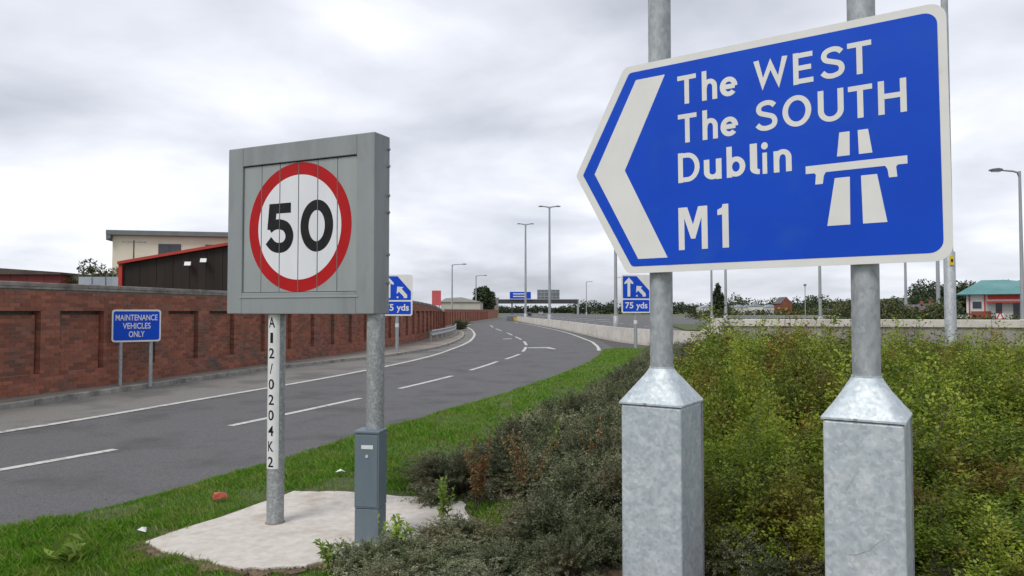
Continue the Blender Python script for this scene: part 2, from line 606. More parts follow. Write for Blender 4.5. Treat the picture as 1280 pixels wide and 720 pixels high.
def smooth_line(pts, step=0.6):
    """Catmull-Rom through 2-D points, sampled finely"""
    pts = [Vector(p) for p in pts]
    P = [pts[0] * 2 - pts[1]] + pts + [pts[-1] * 2 - pts[-2]]
    out = []
    for i in range(1, len(P) - 2):
        a, b, c, d = P[i - 1], P[i], P[i + 1], P[i + 2]
        n = max(2, int((c - b).length / step))
        for k in range(n):
            t = k / n
            out.append(0.5 * ((2 * b) + (c - a) * t + (2 * a - 5 * b + 4 * c - d) * t * t + (3 * b - a - 3 * c + d) * t ** 3))
    out.append(P[-2])
    return [(p.x, p.y) for p in out]


def offset(line, d):
    """shift a 2-D polyline to its right by d"""
    out = []
    for i, p in enumerate(line):
        a, b = line[max(i - 1, 0)], line[min(i + 1, len(line) - 1)]
        t = Vector((b[0] - a[0], b[1] - a[1])).normalized()
        out.append((p[0] + t.y * d, p[1] - t.x * d))
    return out


def lift(line, z):
    return [(p[0], p[1], z) for p in line]


def along(line, step, start=0.0, end=None):
    """points and headings at even spacing along a 2-D polyline"""
    out = []
    need, s = start, 0.0
    for a, b in zip(line[:-1], line[1:]):
        d = Vector((b[0] - a[0], b[1] - a[1]))
        ln = d.length
        while need <= s + ln:
            if end is not None and need > end:
                return out
            t = (need - s) / ln
            out.append((a[0] + d.x * t, a[1] + d.y * t, math.atan2(d.y, d.x)))
            need += step
        s += ln
    return out


def resample(line, n):
    P = np.array(line)
    s = np.r_[0, np.cumsum(np.hypot(*np.diff(P, axis=0).T))]
    t = np.linspace(0, s[-1], n)
    return list(zip(np.interp(t, s, P[:, 0]).tolist(), np.interp(t, s, P[:, 1]).tolist()))



# letter skeletons, capitals one unit high; each stroke is a centre line of even width
def arc(cx, cz, rx, rz, a0, a1, n=18):
    return [(cx + rx * math.cos(R(a0 + (a1 - a0) * k / n)), cz + rz * math.sin(R(a0 + (a1 - a0) * k / n))) for k in range(n + 1)]


def spline(pts, step=0.03):
    return smooth_line(pts, step)


GLYPH = {
    'T': [[(0, .907), (.64, .907)], [(.32, 0), (.32, .90)]],
    'h': [[(.095, 0), (.095, 1)], [(.10, .40)] + arc(.27, .43, .165, .20, 165, 0) + [(.435, 0)]],
    'e': [arc(.29, .335, .195, .245, 0, 318, 36), [(.11, .335), (.48, .335)]],
    'W': [[(.085, 1), (.275, .09), (.505, .92), (.735, .09), (.925, 1)]],
    'E': [[(.095, 0), (.095, 1)], [(.10, .907), (.585, .907)], [(.10, .51), (.54, .51)], [(.10, .093), (.60, .093)]],
    'S': [spline([(.605, .795), (.50, .885), (.34, .91), (.17, .85), (.11, .72), (.17, .595), (.36, .52), (.545, .44), (.61, .295), (.55, .155), (.36, .09), (.18, .12), (.06, .225)])],
    'O': [arc(.42, .5, .325, .415, 0, 360, 48)],
    'U': [[(.095, 1), (.095, .40)] + arc(.36, .365, .265, .275, 180, 360) + [(.625, .40), (.625, 1)]],
    'H': [[(.095, 0), (.095, 1)], [(.645, 0), (.645, 1)], [(.10, .53), (.64, .53)]],
    'D': [[(.095, 0), (.095, 1)], [(.10, .907), (.32, .907)] + arc(.32, .5, .315, .407, 90, -90, 24) + [(.10, .093)]],
    'u': [[(.095, .67), (.095, .28)] + arc(.265, .265, .17, .18, 180, 350), [(.435, 0), (.435, .67)]],
    'b': [[(.095, 0), (.095, 1)], arc(.285, .335, .19, .245, 0, 360, 36)],
    'l': [[(.095, 1), (.095, .22)] + arc(.215, .215, .12, .125, 180, 275, 8)],
    'i': [[(.095, 0), (.095, .67)]],
    'n': [[(.095, 0), (.095, .67)], [(.10, .40)] + arc(.27, .43, .165, .20, 165, 0) + [(.435, 0)]],
    '5': [[(.635, .90), (.165, .90), (.125, .47)], spline([(.075, .50), (.20, .565), (.36, .575), (.52, .51), (.60, .36), (.575, .22), (.48, .125), (.33, .098), (.18, .14), (.055, .255)])],
    '0': [arc(.395, .5, .295, .402, 0, 360, 64)],
}


def thick(line, t):
    """even-width band round a centre line, mitred; returns 2-D vertices and quads"""
    closed = (Vector(line[0]) - Vector(line[-1])).length < 1e-5
    P = []
    for p in (line[:-1] if closed else line):
        if not P or (Vector(p) - P[-1]).length > 1e-4:
            P.append(Vector(p))
    n_ = len(P)
    vs_, fs_ = [], []
    for i, p in enumerate(P):
        a = P[i - 1] if (closed or i > 0) else None
        b = P[(i + 1) % n_] if (closed or i < n_ - 1) else None
        d0 = (p - a).normalized() if a is not None else (b - p).normalized()
        d1 = (b - p).normalized() if b is not None else d0
        n0, n1 = Vector((-d0.y, d0.x)), Vector((-d1.y, d1.x))
        m_ = (n0 + n1).normalized()
        k = t / 2 / max(0.25, m_.dot(n0))
        vs_ += [tuple(p + m_ * k), tuple(p - m_ * k)]
    for i in range(n_ if closed else n_ - 1):
        j = (i + 1) % n_
        fs_.append((2 * i, 2 * i + 1, 2 * j + 1, 2 * j))
    return vs_, fs_


def stroke_flat(line, x0, z0, cap, t):
    v, f = thick(line, t)
    return [(x0 + p[0] * cap, z0 + p[1] * cap) for p in v], f


def glyph_word(letters, z0, cap, y0, m, parent, t=0.158):
    """letters: (character, left edge, right edge); one mesh for each letter"""
    for ch, x0, x1 in letters:
        mb = MB()
        parts = [thick(p, t) for p in GLYPH[ch]]
        if ch == 'i':
            parts.append(([(.095 + .115 * math.cos(w * math.pi / 10), .885 + .115 * math.sin(w * math.pi / 10)) for w in range(20)], [tuple(range(20))]))
        a = min(p[0] for v, f in parts for p in v)
        b = max(p[0] for v, f in parts for p in v)
        for q, (v, f) in enumerate(parts):
            lo_, hi_ = (0.0, 1.0) if ch in 'WTEHUhbl' else (-0.02, 1.02)
            y1 = y0 - 0.0016 - 0.00015 * q
            top = [(x0 + (p[0] - a) / (b - a) * (x1 - x0), y1, z0 + min(hi_, max(lo_, p[1])) * cap) for p in v]
            mb.add(top, f)
        mb.build('letter', m, parent, fixn=False)


# ------------------------------------------------------------------ the setting: ground and roads
ZR = -0.10
MB().add([(-3000, -60, -0.125), (3000, -60, -0.125), (3000, 4000, -0.125), (-3000, 4000, -0.125)], [(0, 1, 2, 3)]).build('ground', 'ground', kind='structure')

NEAR = smooth_line([(-10.5, -6.0), (-6.6, 0.6), (-3.85, 5.47), (-3.21, 6.63), (-2.6, 8.1), (-1.84, 10.25), (-1.05, 12.4), (0.0, 15.2), (1.29, 19.4), (2.7, 24.6),
                    (3.85, 31.0), (4.4, 37.4), (4.55, 43.5), (4.25, 62), (2.1, 95.0), (0.3, 118), (-0.2, 185)])
WALL = smooth_line([(-11.6, 2.4), (-9.15, 13.3), (-7.65, 20.2), (-6.05, 28.3), (-5.25, 34.0), (-4.9, 40.0), (-4.85, 48.0), (-5.3, 56.0)], 0.3)
WALL2 = smooth_line([(-5.35, 56.5), (-6.3, 66.0), (-7.3, 78.0), (-7.45, 92.0), (-6.3, 120.0), (-3.6, 185.0)], 2.0)
KERB = smooth_line([(-10.95, 2.5), (-8.56, 13.4), (-7.1, 20.2), (-5.75, 24.0), (-4.35, 27.8), (-3.4, 33.0), (-3.06, 39.5), (-3.2, 48.0), (-3.95, 58.0), (-5.1, 70.0), (-6.1, 84.0),
                    (-6.2, 98.0), (-5.0, 120.0), (-2.6, 185.0)], 0.45)
LINE_L = smooth_line([(-12.2, -4.0), (-9.0, 5.0), (-7.16, 10.13), (-6.72, 11.4), (-6.25, 13.05), (-5.62, 15.2), (-4.8, 18.07), (-3.75, 22.8), (-3.05, 27.4), (-2.72, 31.8),
                      (-2.45, 37.4), (-2.42, 43.0), (-2.75, 52.9), (-3.7, 66.0), (-5.0, 80.0), (-5.5, 95.0)])

n = 260
road = MB().strip(lift(resample(offset(NEAR, 0.6), n), ZR), lift(resample(offset(KERB, -0.4), n), ZR)).build('road', 'asphalt', kind='structure')
# carriageway in front of the camera's left, up to the first kerb point
MB().strip(lift([(-10.2, -6.5), (-10.2 + 4.0, 0.3)], ZR - 0.004), lift([(-15.5, -6.5), (-11.0, 2.7)], ZR - 0.004)).build('road_near', 'asphalt', kind='structure')
lo = [p for p in LINE_L if p[1] < 96]
kb = [p for p in KERB if p[1] < 98]
MB().strip(lift(resample(offset(lo, -0.1), 150), ZR + 0.004), lift(resample([(-13.2, -4.0)] + kb, 150), ZR + 0.004)).build('hard_shoulder', 'shoulder', kind='structure')


def ribbon(name, line, w, z, m, parent):
    mb = MB().strip(lift(offset(line, w / 2), z), lift(offset(line, -w / 2), z))
    return mb.build(name, m, parent)


ribbon('edge_line', lo, 0.16, ZR + 0.009, 'paint', road)
ribbon('edge_line', offset([p for p in NEAR if 30.5 < p[1] < 112], -0.12), 0.15, ZR + 0.006, 'paint', road)
DASHES = [((-7.3, 4.4), (-4.87, 8.9)), ((-4.17, 10.72), (-2.96, 14.1)), ((-2.47, 15.85), (-1.57, 18.96)), ((-1.2, 20.75), (-0.49, 24.37)), ((-0.22, 25.6), (0.30, 28.5)),
          ((0.45, 30.3), (0.66, 34.2)), ((0.72, 36.0), (0.66, 40.5)), ((0.55, 43), (0.22, 48)), ((0.02, 51), (-0.42, 57)), ((-0.9, 62), (-1.6, 70)), ((-2.0, 76), (-2.6, 86))]
for a, b in DASHES:
    mid = ((a[0] + b[0]) / 2 + 0.02, (a[1] + b[1]) / 2)
    ribbon('lane_dash', smooth_line([a, mid, b], 0.5), 0.13, ZR + 0.006, 'paint', road)
MB().slab([(0.74, 33.2), (1.55, 33.3), (1.9, 32.1), (1.97, 32.4), (1.75, 34.0), (0.74, 33.7)], ZR + 0.003, ZR + 0.006).build('deflection_arrow', 'paint', road)
MB().slab([(-0.55, 43.8), (-0.05, 44.1), (0.0, 44.8), (-0.55, 44.4)], ZR + 0.003, ZR + 0.006).build('deflection_arrow', 'paint', road)

# motorway beyond the white barrier
mw = MB().add([(0.6, 125, -0.104), (5.0, 68.8, -0.104), (6.1, 44, -0.104), (7.2, 37.5, -0.104), (9, 33, -0.104), (60, 33, -0.104), (75, 110, -0.104), (45, 300, -0.104), (38, 900, -0.104), (-8, 900, -0.104), (-3.5, 185, -0.104)],
              [tuple(range(11))]).build('motorway', 'asphalt', kind='structure')
for x0, x1 in ((5.2, 2.0), (8.8, 5.6), (12.4, 9.2)):
    for y in range(70, 330, 9):
        t0, t1 = (y - 60) / 300, (y + 4 - 60) / 300
        ribbon('lane_dash', [(x0 + 3 + (x1 - x0) * t0, y), (x0 + 3 + (x1 - x0) * t1, y + 4)], 0.15, -0.099, 'paint', mw)
MB().slab([(14.5, 60), (26, 58), (30, 84), (19, 88)], -0.10, 0.05).build('motorway_verge', 'turf', kind='structure')

# footway and ledge along the brick wall, with kerb stones
ka = [p for p in KERB if p[1] < 60]
wa = [p for p in WALL if p[1] < 56]
foot = MB().strip(lift(resample(offset(ka, -0.12), 160), 0.0), lift(resample(offset(wa, -0.3), 160), 0.0)).build('footway', 'footway', kind='structure')
MB().strip(lift(resample([p for p in KERB if p[1] > 56], 60), -0.01), lift(resample(offset(WALL2, -0.3), 60), -0.01)).build('far_footway', 'footway', kind='structure')
kst = MB()
kst.box(-0.455, 0.455, 0.0, 0.125, -0.16, 0.006)
k0 = None
for i, (x, y, a) in enumerate(along(ka, 0.917, 0.3)):
    if y > 57:
        break
    if k0 is None:
        k0 = kst.build('kerb_stone', 'kerb', foot, bevel=0.012)
        o = k0
    else:
        o = k0.copy()
        C.objects.link(o)
    o.location = (x, y, random.uniform(-0.006, 0.004))
    o.rotation_euler = (0, random.uniform(-0.004, 0.004), a + random.uniform(-0.006, 0.006))
MB().strip(lift([p for p in KERB if p[1] > 56], 0.0), lift([p for p in KERB if p[1] > 56], -0.12)).build('far_kerb', 'kerb', kind='structure')

# grass verge, rising from the road edge
BED = [(-1.0, 2.0), (-0.95, 4.3), (-0.72, 4.85), (-0.28, 5.3), (-0.25, 6.0), (-0.9, 6.15), (-0.62, 6.7), (0.0, 7.9), (0.8, 10.0), (1.85, 13.6), (3.3, 18.5), (4.7, 24.0), (6.2, 30.0)]
SLAB = [(-2.51, 4.97), (-1.90, 6.37), (-1.39, 6.33), (-0.40, 6.02), (-0.30, 5.4), (-0.85, 4.90), (-1.10, 4.66), (-1.32, 4.50), (-1.66, 4.47), (-2.31, 4.80)]
ed = [p for p in NEAR if p[1] < 31.2]
A0 = resample(ed, 120)
A1 = resample(offset(ed, 0.10), 120)
A2 = resample(offset(ed, 0.35), 120)
A3 = [(14 + 0.15 * max(0, p[1]), p[1]) for p in A0]
vg = MB()
vg.strip(lift(A0, ZR - 0.004), lift(A1, -0.055)).strip(lift(A1, -0.055), lift(A2, -0.006))
for k in range(4):
    f0, f1 = k / 4, (k + 1) / 4
    q0 = [(a[0] * (1 - f0) + b[0] * f0, a[1], -0.006 if k == 0 else 0.0) for a, b in zip(A2, A3)]
    q1 = [(a[0] * (1 - f1) + b[0] * f1, a[1], 0.0) for a, b in zip(A2, A3)]
    vg.strip(q0, q1)
vg.build('grass_verge', 'turf', kind='structure')
bl = [(interp(BED, y) + 0.12, y) for y in np.linspace(2.2, 29.5, 60)]
MB().strip(lift(bl, 0.006), lift([(15.5, p[1]) for p in bl], 0.006)).build('shrub_bed_soil', 'soil', kind='structure')


# ------------------------------------------------------------------ brick boundary wall
WL = along(WALL, 0.225)                       # one station per stretcher
wall = thing('brick_wall', 'long red brick boundary wall with recessed panels and stone coping along the slip road', 'wall', (0, 0, 0))
REC, NC, ZB = 0.095, 27, 0.03
S0 = next(i for i, p in enumerate(WL) if p[1] > 13.62)         # right jamb of the first panel in view
core_f, core_b = offset(WALL, 0.0), offset(WALL, -0.42)


def wall_top(y):
    return float(np.interp(y, [0, 36, 44, 50, 57], [2.03, 2.03, 1.88, 1.62, 1.50]))


def is_panel(i):
    return 2 <= (i - S0) % 7 <= 6              # five stretchers of recess, two of pier


cm = MB()                                      # mortar core: recessed plane, piers and bands pulled forward
pf = offset(WALL, -REC - 0.135)
cm.strip(lift(pf, -0.1), [(p[0], p[1], wall_top(p[1])) for p in pf])
cm.strip(lift(core_b, -0.1), [(p[0], p[1], wall_top(p[1])) for p in core_b])
cm.build('mortar_core', 'mortar', wall, fixn=False)
fr = offset(WALL, -0.006)
bk = offset(WALL, -REC - 0.15)
fm = MB()
fm.strip(lift(fr, -0.1), lift(fr, 0.40)).strip(lift(fr, 0.40), lift(bk, 0.40))
fm.strip(lift(fr, 1.605), [(p[0], p[1], wall_top(p[1])) for p in fr]).strip(lift(bk, 1.605), lift(fr, 1.605))
fm.build('mortar_band', 'mortar', wall, fixn=False)
pm = MB()
for i, (x, y, a) in enumerate(WL[:-1]):
    if (i - S0) % 7 == 0 and y < 54 and i + 2 < len(WL):
        x2, y2, a2 = WL[i + 2]
        cxx, cyy = (x + x2) / 2, (y + y2) / 2
        t = Vector((x2 - x, y2 - y)).normalized()
        nrm = Vector((t.y, -t.x))
        pm.obox((cxx - nrm.x * (0.006 + 0.12), cyy - nrm.y * (0.006 + 0.12), 1.0), (0.212, 0.12, 0.61), math.atan2(t.y, t.x))
    if (i - S0) % 7 == 2 and y < 54 and i + 5 < len(WL):       # mortar bed behind the bricks of one panel
        x2, y2, a2 = WL[i + 5]
        t = Vector((x2 - x, y2 - y))
        ln = t.length
        t.normalize()
        nrm = Vector((t.y, -t.x))
        q = (ln - 0.03) / 2
        dd_ = REC + 0.006 + 0.06
        pm.obox((x + t.x * q - nrm.x * dd_, y + t.y * q - nrm.y * dd_, 0.955), (q, 0.06, 0.567), math.atan2(t.y, t.x))
pm.build('mortar_piers', 'mortar', wall, kind='stuff')
bricks = []
for c in range(NC):
    z = ZB + c * 0.075 + 0.0375
    half = 0.5 if c % 2 else 0.0
    for i in range(len(WL) - 1):
        x, y, a = WL[i]
        if y < 8 or y > 55 or z + 0.04 > wall_top(y):
            continue
        j = i + half
        fr_ = half
        x2, y2, _ = WL[i + 1]
        px, py = x + (x2 - x) * (0.5 + fr_ - 0.0), y + (y2 - y) * (0.5 + fr_)
        pan = (z > 0.40 and z < 1.605)
        k = (i - S0) % 7
        width = 0.107
        if pan:
            if half == 0:
                rec = is_panel(i)
            else:                              # half-brick shift: closers at the jambs
                rec = 2 <= k <= 5
                if k in (1, 6):
                    width = 0.052
                    if k == 6:                 # half brick in recess and half on the pier
                        bricks.append((x + (x2 - x) * 0.68, y + (y2 - y) * 0.68, z, a, True, 0.037))
                        px, py = x + (x2 - x) * 1.25, y + (y2 - y) * 1.25
                        rec = False
                    else:
                        bricks.append((x + (x2 - x) * 1.25, y + (y2 - y) * 1.25, z, a, True, 0.052))
                        px, py = x + (x2 - x) * 0.75, y + (y2 - y) * 0.75
                        rec = False
        else:
            rec = False
        if rec and half == 0 and k == 6:       # last stretcher cut short: gap added for a dark shadow line at the jamb
            px, py, width = px - (x2 - x) * 0.065, py - (y2 - y) * 0.065, 0.092
        if rec and z > 1.52:                   # slot added below the panel head to deepen its shadow line
            continue
        bricks.append((px, py, z, a, rec, width))
seen = [b for b in bricks if 640 + 900 * b[0] / b[1] > -2]
seen.sort(key=lambda b: b[1])
single = set(seen[:300])
bm_by_w = {}
rest = MB()
for b in bricks:
    px, py, z, a, rec, w = b
    nx, ny = math.sin(a), -math.cos(a)
    d = -REC if rec else 0.0
    d += random.uniform(-0.003, 0.003)
    dp = 0.07 if rec else 0.085
    cx_, cy_ = px + nx * (d - dp), py + ny * (d - dp)
    jz = random.uniform(-0.0015, 0.0015)
    if b in single:
        if (w, dp) not in bm_by_w:
            q = MB().box(-w, w, -dp, dp, -0.0325, 0.0325).build('brick', 'brick', wall)
            bm_by_w[(w, dp)] = q.data
        else:
            q = link(bpy.data.objects.new('brick', bm_by_w[(w, dp)]), wall)
        q.location = (cx_, cy_, z + jz)
        q.rotation_euler = (0, 0, a)
    else:
        rest.obox((cx_, cy_, z + jz), (w, dp, 0.0325), a)
rest.build('brickwork', 'brick', wall, fixn=False, kind='stuff')
cst = MB().box(-0.595, 0.595, -0.25, 0.29, 0.0, 0.085)
c0 = None
for (x, y, a) in along(WALL, 1.2, 5.0):
    if y > 55.3:
        break
    if c0 is None:
        c0 = cst.build('coping_stone', 'coping', wall, bevel=0.015)
        o = c0
    else:
        o = c0.copy()
        C.objects.link(o)
    nx, ny = math.sin(a), -math.cos(a)
    o.location = (x - nx * 0.21, y - ny * 0.21, wall_top(y) + 0.035 + random.uniform(-0.004, 0.004))
    sl = (wall_top(y + 0.6) - wall_top(y - 0.6)) / 1.2
    o.rotation_euler = (0, -math.atan(sl), a + random.uniform(-0.004, 0.004))
cb = MB()
for p0, p1 in zip(WALL[:-1], WALL[1:]):
    if 8 < p0[1] < 55:
        t = Vector((p1[0] - p0[0], p1[1] - p0[1]))
        mid = ((p0[0] + p1[0]) / 2, (p0[1] + p1[1]) / 2)
        tn = t.normalized()
        cb.obox((mid[0] - tn.y * 0.2, mid[1] + tn.x * 0.2, wall_top(mid[1]) + 0.014), (t.length / 2 + 0.001, 0.232, 0.02), math.atan2(t.y, t.x))
cb.build('corbel_course', 'coping', wall, fixn=False)

far_wall = thing('brick_wall', 'lower far brick wall curving on behind the bend of the slip road', 'wall', (0, 0, 0))
fw = MB()
f1, f2 = offset(WALL2, 0.0), offset(WALL2, -0.4)
ht = [float(np.interp(p[1], [56, 66, 90, 185], [1.5, 1.75, 1.75, 1.9])) for p in WALL2]
fw.strip(lift(f1, -0.1), [(p[0], p[1], h) for p, h in zip(f1, ht)])
fw.strip([(p[0], p[1], h) for p, h in zip(f1, ht)], [(p[0], p[1], h) for p, h in zip(f2, ht)])
fw.strip([(p[0], p[1], h) for p, h in zip(f2, ht)], lift(f2, -0.1))
fw.build('wall_body', 'brick', far_wall)
cp = MB()
g1, g2 = offset(WALL2, 0.06), offset(WALL2, -0.46)
top = [(p[0], p[1], h + 0.1) for p, h in zip(g1, ht)]
cp.strip([(p[0], p[1], h + 0.003) for p, h in zip(g1, ht)], top).strip(top, [(p[0], p[1], h + 0.1) for p, h in zip(g2, ht)])
cp.build('coping', 'coping', far_wall)
pr = None
for (x, y, a) in along(WALL2, 3.2, 2.0):
    if y > 150:
        break
    if pr is None:
        pr = MB().box(-0.25, 0.25, -0.05, 0.07, -0.1, 1.55).build('pier', 'brick', far_wall)
        o = pr
    else:
        o = pr.copy()
        C.objects.link(o)
    o.location = (x, y, 0)
    o.rotation_euler = (0, 0, a + math.pi)
    o.location = (x + math.sin(a) * 0.04, y - math.cos(a) * 0.04, 0)

# ------------------------------------------------------------------ concrete slab
sl = thing('concrete_slab', 'pale concrete slab set in the grass under the speed limit sign', 'slab', (0, 0, 0))
pts = []
for i, p in enumerate(SLAB):
    q = SLAB[(i + 1) % len(SLAB)]
    for k in range(7):
        t = k / 7
        pts.append((p[0] + (q[0] - p[0]) * t + random.uniform(-0.018, 0.018), p[1] + (q[1] - p[1]) * t + random.uniform(-0.018, 0.018)))
MB().slab(pts, -0.05, 0.028).build('slab_top', 'concrete', sl, bevel=0.008)
sp = []
cx0, cy0 = -1.4, 5.35
for i, p in enumerate(pts):
    k = 1.02 + 0.055 * random.random() + (0.10 if p[1] < 5.1 else 0.0) * random.random()
    sp.append((cx0 + (p[0] - cx0) * k, cy0 + (p[1] - cy0) * k))
MB().slab(sp, -0.03, 0.012).build('soil_margin', 'soil', kind='structure')


# ------------------------------------------------------------------ direction sign
TH = R(32.915)
ds = thing('direction_sign', 'large blue motorway direction sign with white chevron on two galvanised posts', 'road sign', (0.68075, 4.26, 0.0), -TH)
PL = MB().prism(round_poly([(0, 0), (1.651, 0), (1.651, 1.235), (0, 1.235), (-0.332, 0.6175)], [0.05, 0.075, 0.075, 0.05, 0.03]), 0.0, 0.006)
plate = PL.build('sign_plate', 'sign_white', ds, loc=(0, 0, 1.8227), rot=(0, -R(0.489), 0))
MB().prism(round_poly([(0.032, 0.040), (1.613, 0.040), (1.613, 1.195), (0.032, 1.195), (-0.283, 0.6175)], [0.03, 0.06, 0.06, 0.03, 0.012]), -0.0012, 0.001).build('blue_field', 'sign_blue', plate)
MB().prism([(0.074, 1.145), (-0.203, 0.614), (0.074, 0.083), (0.254, 0.083), (-0.004, 0.614), (0.254, 1.145)], -0.0022, -0.0006).build('chevron', 'sign_white', plate)
YB, TT = -0.0006, 0.0016
TH_E = (('T', 0.328, 0.437), ('h', 0.470, 0.556), ('e', 0.571, 0.668))
glyph_word(TH_E, 0.953, 0.167, YB, 'sign_white', plate)
glyph_word((('W', 0.755, 0.931), ('E', 0.958, 1.057), ('S', 1.091, 1.206), ('T', 1.219, 1.329)), 0.954, 0.167, YB, 'sign_white', plate)
glyph_word(TH_E, 0.731, 0.167, YB, 'sign_white', plate)
glyph_word((('S', 0.760, 0.874), ('O', 0.900, 1.043), ('U', 1.075, 1.197), ('T', 1.218, 1.328), ('H', 1.353, 1.477)), 0.733, 0.167, YB, 'sign_white', plate)
glyph_word((('D', 0.325, 0.450), ('u', 0.474, 0.573), ('b', 0.601, 0.702), ('l', 0.727, 0.778), ('i', 0.787, 0.822), ('n', 0.850, 0.941)), 0.504, 0.170, YB, 'sign_white', plate)
# route number in the narrow motorway figures
mM = [(0.322, 0.121), (0.356, 0.121), (0.356, 0.300), (0.394, 0.182), (0.418, 0.182), (0.455, 0.300), (0.455, 0.121), (0.489, 0.121), (0.489, 0.362), (0.437, 0.362), (0.406, 0.262), (0.374, 0.362), (0.322, 0.362)]
MB().prism(mM, YB - TT, YB).build('lettering', 'sign_white', plate)
m1 = [(0.571, 0.121), (0.606, 0.121), (0.606, 0.362), (0.574, 0.362), (0.571, 0.345), (0.545, 0.332), (0.545, 0.303), (0.571, 0.305)]
MB().prism(m1, YB - TT, YB).build('lettering', 'sign_white', plate)
# motorway symbol
sym = [[(1.009, 0.479), (1.050, 0.479), (1.058, 0.470), (1.054, 0.420), (1.090, 0.420), (1.096, 0.462), (1.106, 0.479), (1.376, 0.479), (1.386, 0.462), (1.392, 0.420), (1.428, 0.420), (1.424, 0.470), (1.432, 0.479), (1.473, 0.479), (1.473, 0.519), (1.009, 0.519)],
       [(1.160, 0.552), (1.219, 0.552), (1.221, 0.673), (1.173, 0.673)], [(1.261, 0.552), (1.322, 0.552), (1.305, 0.673), (1.258, 0.673)],
       [(1.107, 0.202), (1.214, 0.202), (1.217, 0.443), (1.147, 0.443)], [(1.272, 0.202), (1.380, 0.202), (1.340, 0.443), (1.268, 0.443)]]
for q in sym:
    MB().prism(q, YB - TT, YB).build('motorway_symbol', 'sign_white', plate)
for z in (0.18, 0.62, 1.06):
    MB().box(0.06, 1.62, 0.006, 0.036, z - 0.025, z + 0.025).build('back_rail', 'sign_back', plate)
for a in (0.1736, 1.263):
    post = MB().tube([(a, 0.10, 0.9), (a, 0.10, 4.6)], 0.0665, 32).build('post', 'galv_post', ds)
    for z in (2.0, 2.44, 2.88):
        MB().tube([(a, 0.10, z - 0.02), (a, 0.10, z + 0.02)], 0.072, 24).build('clamp', 'sign_back', post)
    h = 0.18
    cas = MB().box(a - h, a + h, 0.10 - h, 0.10 + h, -0.1, 1.062).build('base_casing', 'galv', ds, bevel=0.012)
    # folded sheet cap: square skirt that turns into the round post
    h2 = 0.188
    sq, rd = [], []
    N = 40
    for k in range(N):
        w = 2 * math.pi * k / N + math.pi / 4
        cs, sn = math.cos(w), math.sin(w)
        mxx = max(abs(cs), abs(sn))
        sq.append((a + h2 * cs / mxx, 0.10 + h2 * sn / mxx, 1.076))
        rd.append((a + 0.070 * cs, 0.10 + 0.070 * sn, 1.268))
    cp = MB()
    lowr = [(p[0], p[1], 1.066) for p in sq]
    cp.add(lowr + sq, [(k, (k + 1) % N, (k + 1) % N + N, k + N) for k in range(N)])
    mid = [tuple(sq[k][j] * 0.5 + rd[k][j] * 0.5 for j in range(3)) for k in range(N)]
    cp.add(sq + mid + rd, [(r_ * N + k, r_ * N + (k + 1) % N, (r_ + 1) * N + (k + 1) % N, (r_ + 1) * N + k) for r_ in range(2) for k in range(N)], True)
    cp.add(lowr, [tuple(range(N))])
    cp.build('cap', 'galv', cas)
    MB().box(a - 0.009 - 0.03, a + 0.009 - 0.03, 0.10 - h2 - 0.004, 0.10 - h2 + 0.003, 1.067, 1.078).build('seam_lip', 'lead_seam', cas)
    MB().box(a + h - 0.006, a + h + 0.006, 0.10 + h - 0.02, 0.10 + h + 0.006, 0.0, 1.055).build('back_seam', 'lead_seam', cas)
    MB().tube([(a, 0.10, 1.262), (a, 0.10, 1.275)], 0.0715, 32).build('collar', 'galv', cas)
cas_right = cas
# long dark scratches across the casing nearer the camera
for seg in ([(-0.03, 0.82), (-0.045, 0.78), (-0.07, 0.74), (-0.085, 0.70)], [(0.09, 0.52), (0.05, 0.485), (0.02, 0.45), (-0.04, 0.42), (-0.07, 0.415)]):
    sc = MB()
    for (x0, z0), (x1, z1) in zip(seg[:-1], seg[1:]):
        w = 0.0016
        sc.add([(a + x0, 0.10 - h - 0.0008, z0 - w), (a + x1, 0.10 - h - 0.0008, z1 - w), (a + x1, 0.10 - h - 0.0008, z1 + w), (a + x0, 0.10 - h - 0.0008, z0 + w)], [(0, 1, 2, 3)])
    sc.build('scratch', 'lead_seam', cas_right)

# ------------------------------------------------------------------ speed limit sign
TB = R(24.528)
vs = thing('speed_limit_sign', 'grey box sign showing a red ringed 50 speed limit on two posts', 'road sign', (-2.178, 5.50, 0.0), -TB)
W_, H_, DP, Z0 = 1.352, 1.262, 0.185, 1.580
P0, P1, Q0, Q1 = 0.146, 1.200, 0.157, 1.118
MB().box(0, P0, 0, DP, Z0, Z0 + H_).build('housing_side', 'cabinet_grey', vs, bevel=0.006)
MB().box(P1, W_, 0, DP, Z0, Z0 + H_).build('housing_side', 'cabinet_grey', vs, bevel=0.006)
MB().box(P0 + 0.0005, P1 - 0.0005, 0.001, DP, Z0, Z0 + Q0).build('housing_bottom', 'cabinet_grey', vs, bevel=0.004)
MB().box(P0 + 0.0005, P1 - 0.0005, 0.001, DP, Z0 + Q1, Z0 + H_).build('housing_top', 'cabinet_grey', vs, bevel=0.004)
MB().box(P0 - 0.01, P1 + 0.01, 0.06, DP - 0.004, Z0 + Q0 - 0.01, Z0 + Q1 + 0.01).build('housing_back', 'dark_gap', vs)
MB().box(P0 - 0.02, P1 + 0.02, -0.004, 0.003, Z0 + Q0 - 0.038, Z0 + Q0 - 0.026).build('drip_bead', 'slat_grey', vs)
SW = (P1 - P0) / 6
CXR, CZR = 0.676, Z0 + 0.634


def ring_poly(ro, ri, seg=96):
    vs_, fs_ = [], []
    for k in range(seg):
        w = 2 * math.pi * k / seg
        vs_ += [(CXR + ro * math.cos(w), CZR + ro * math.sin(w)), (CXR + ri * math.cos(w), CZR + ri * math.sin(w))]
    for k in range(seg):
        j = (k + 1) % seg
        fs_.append((2 * k, 2 * j, 2 * j + 1, 2 * k + 1))
    return vs_, fs_


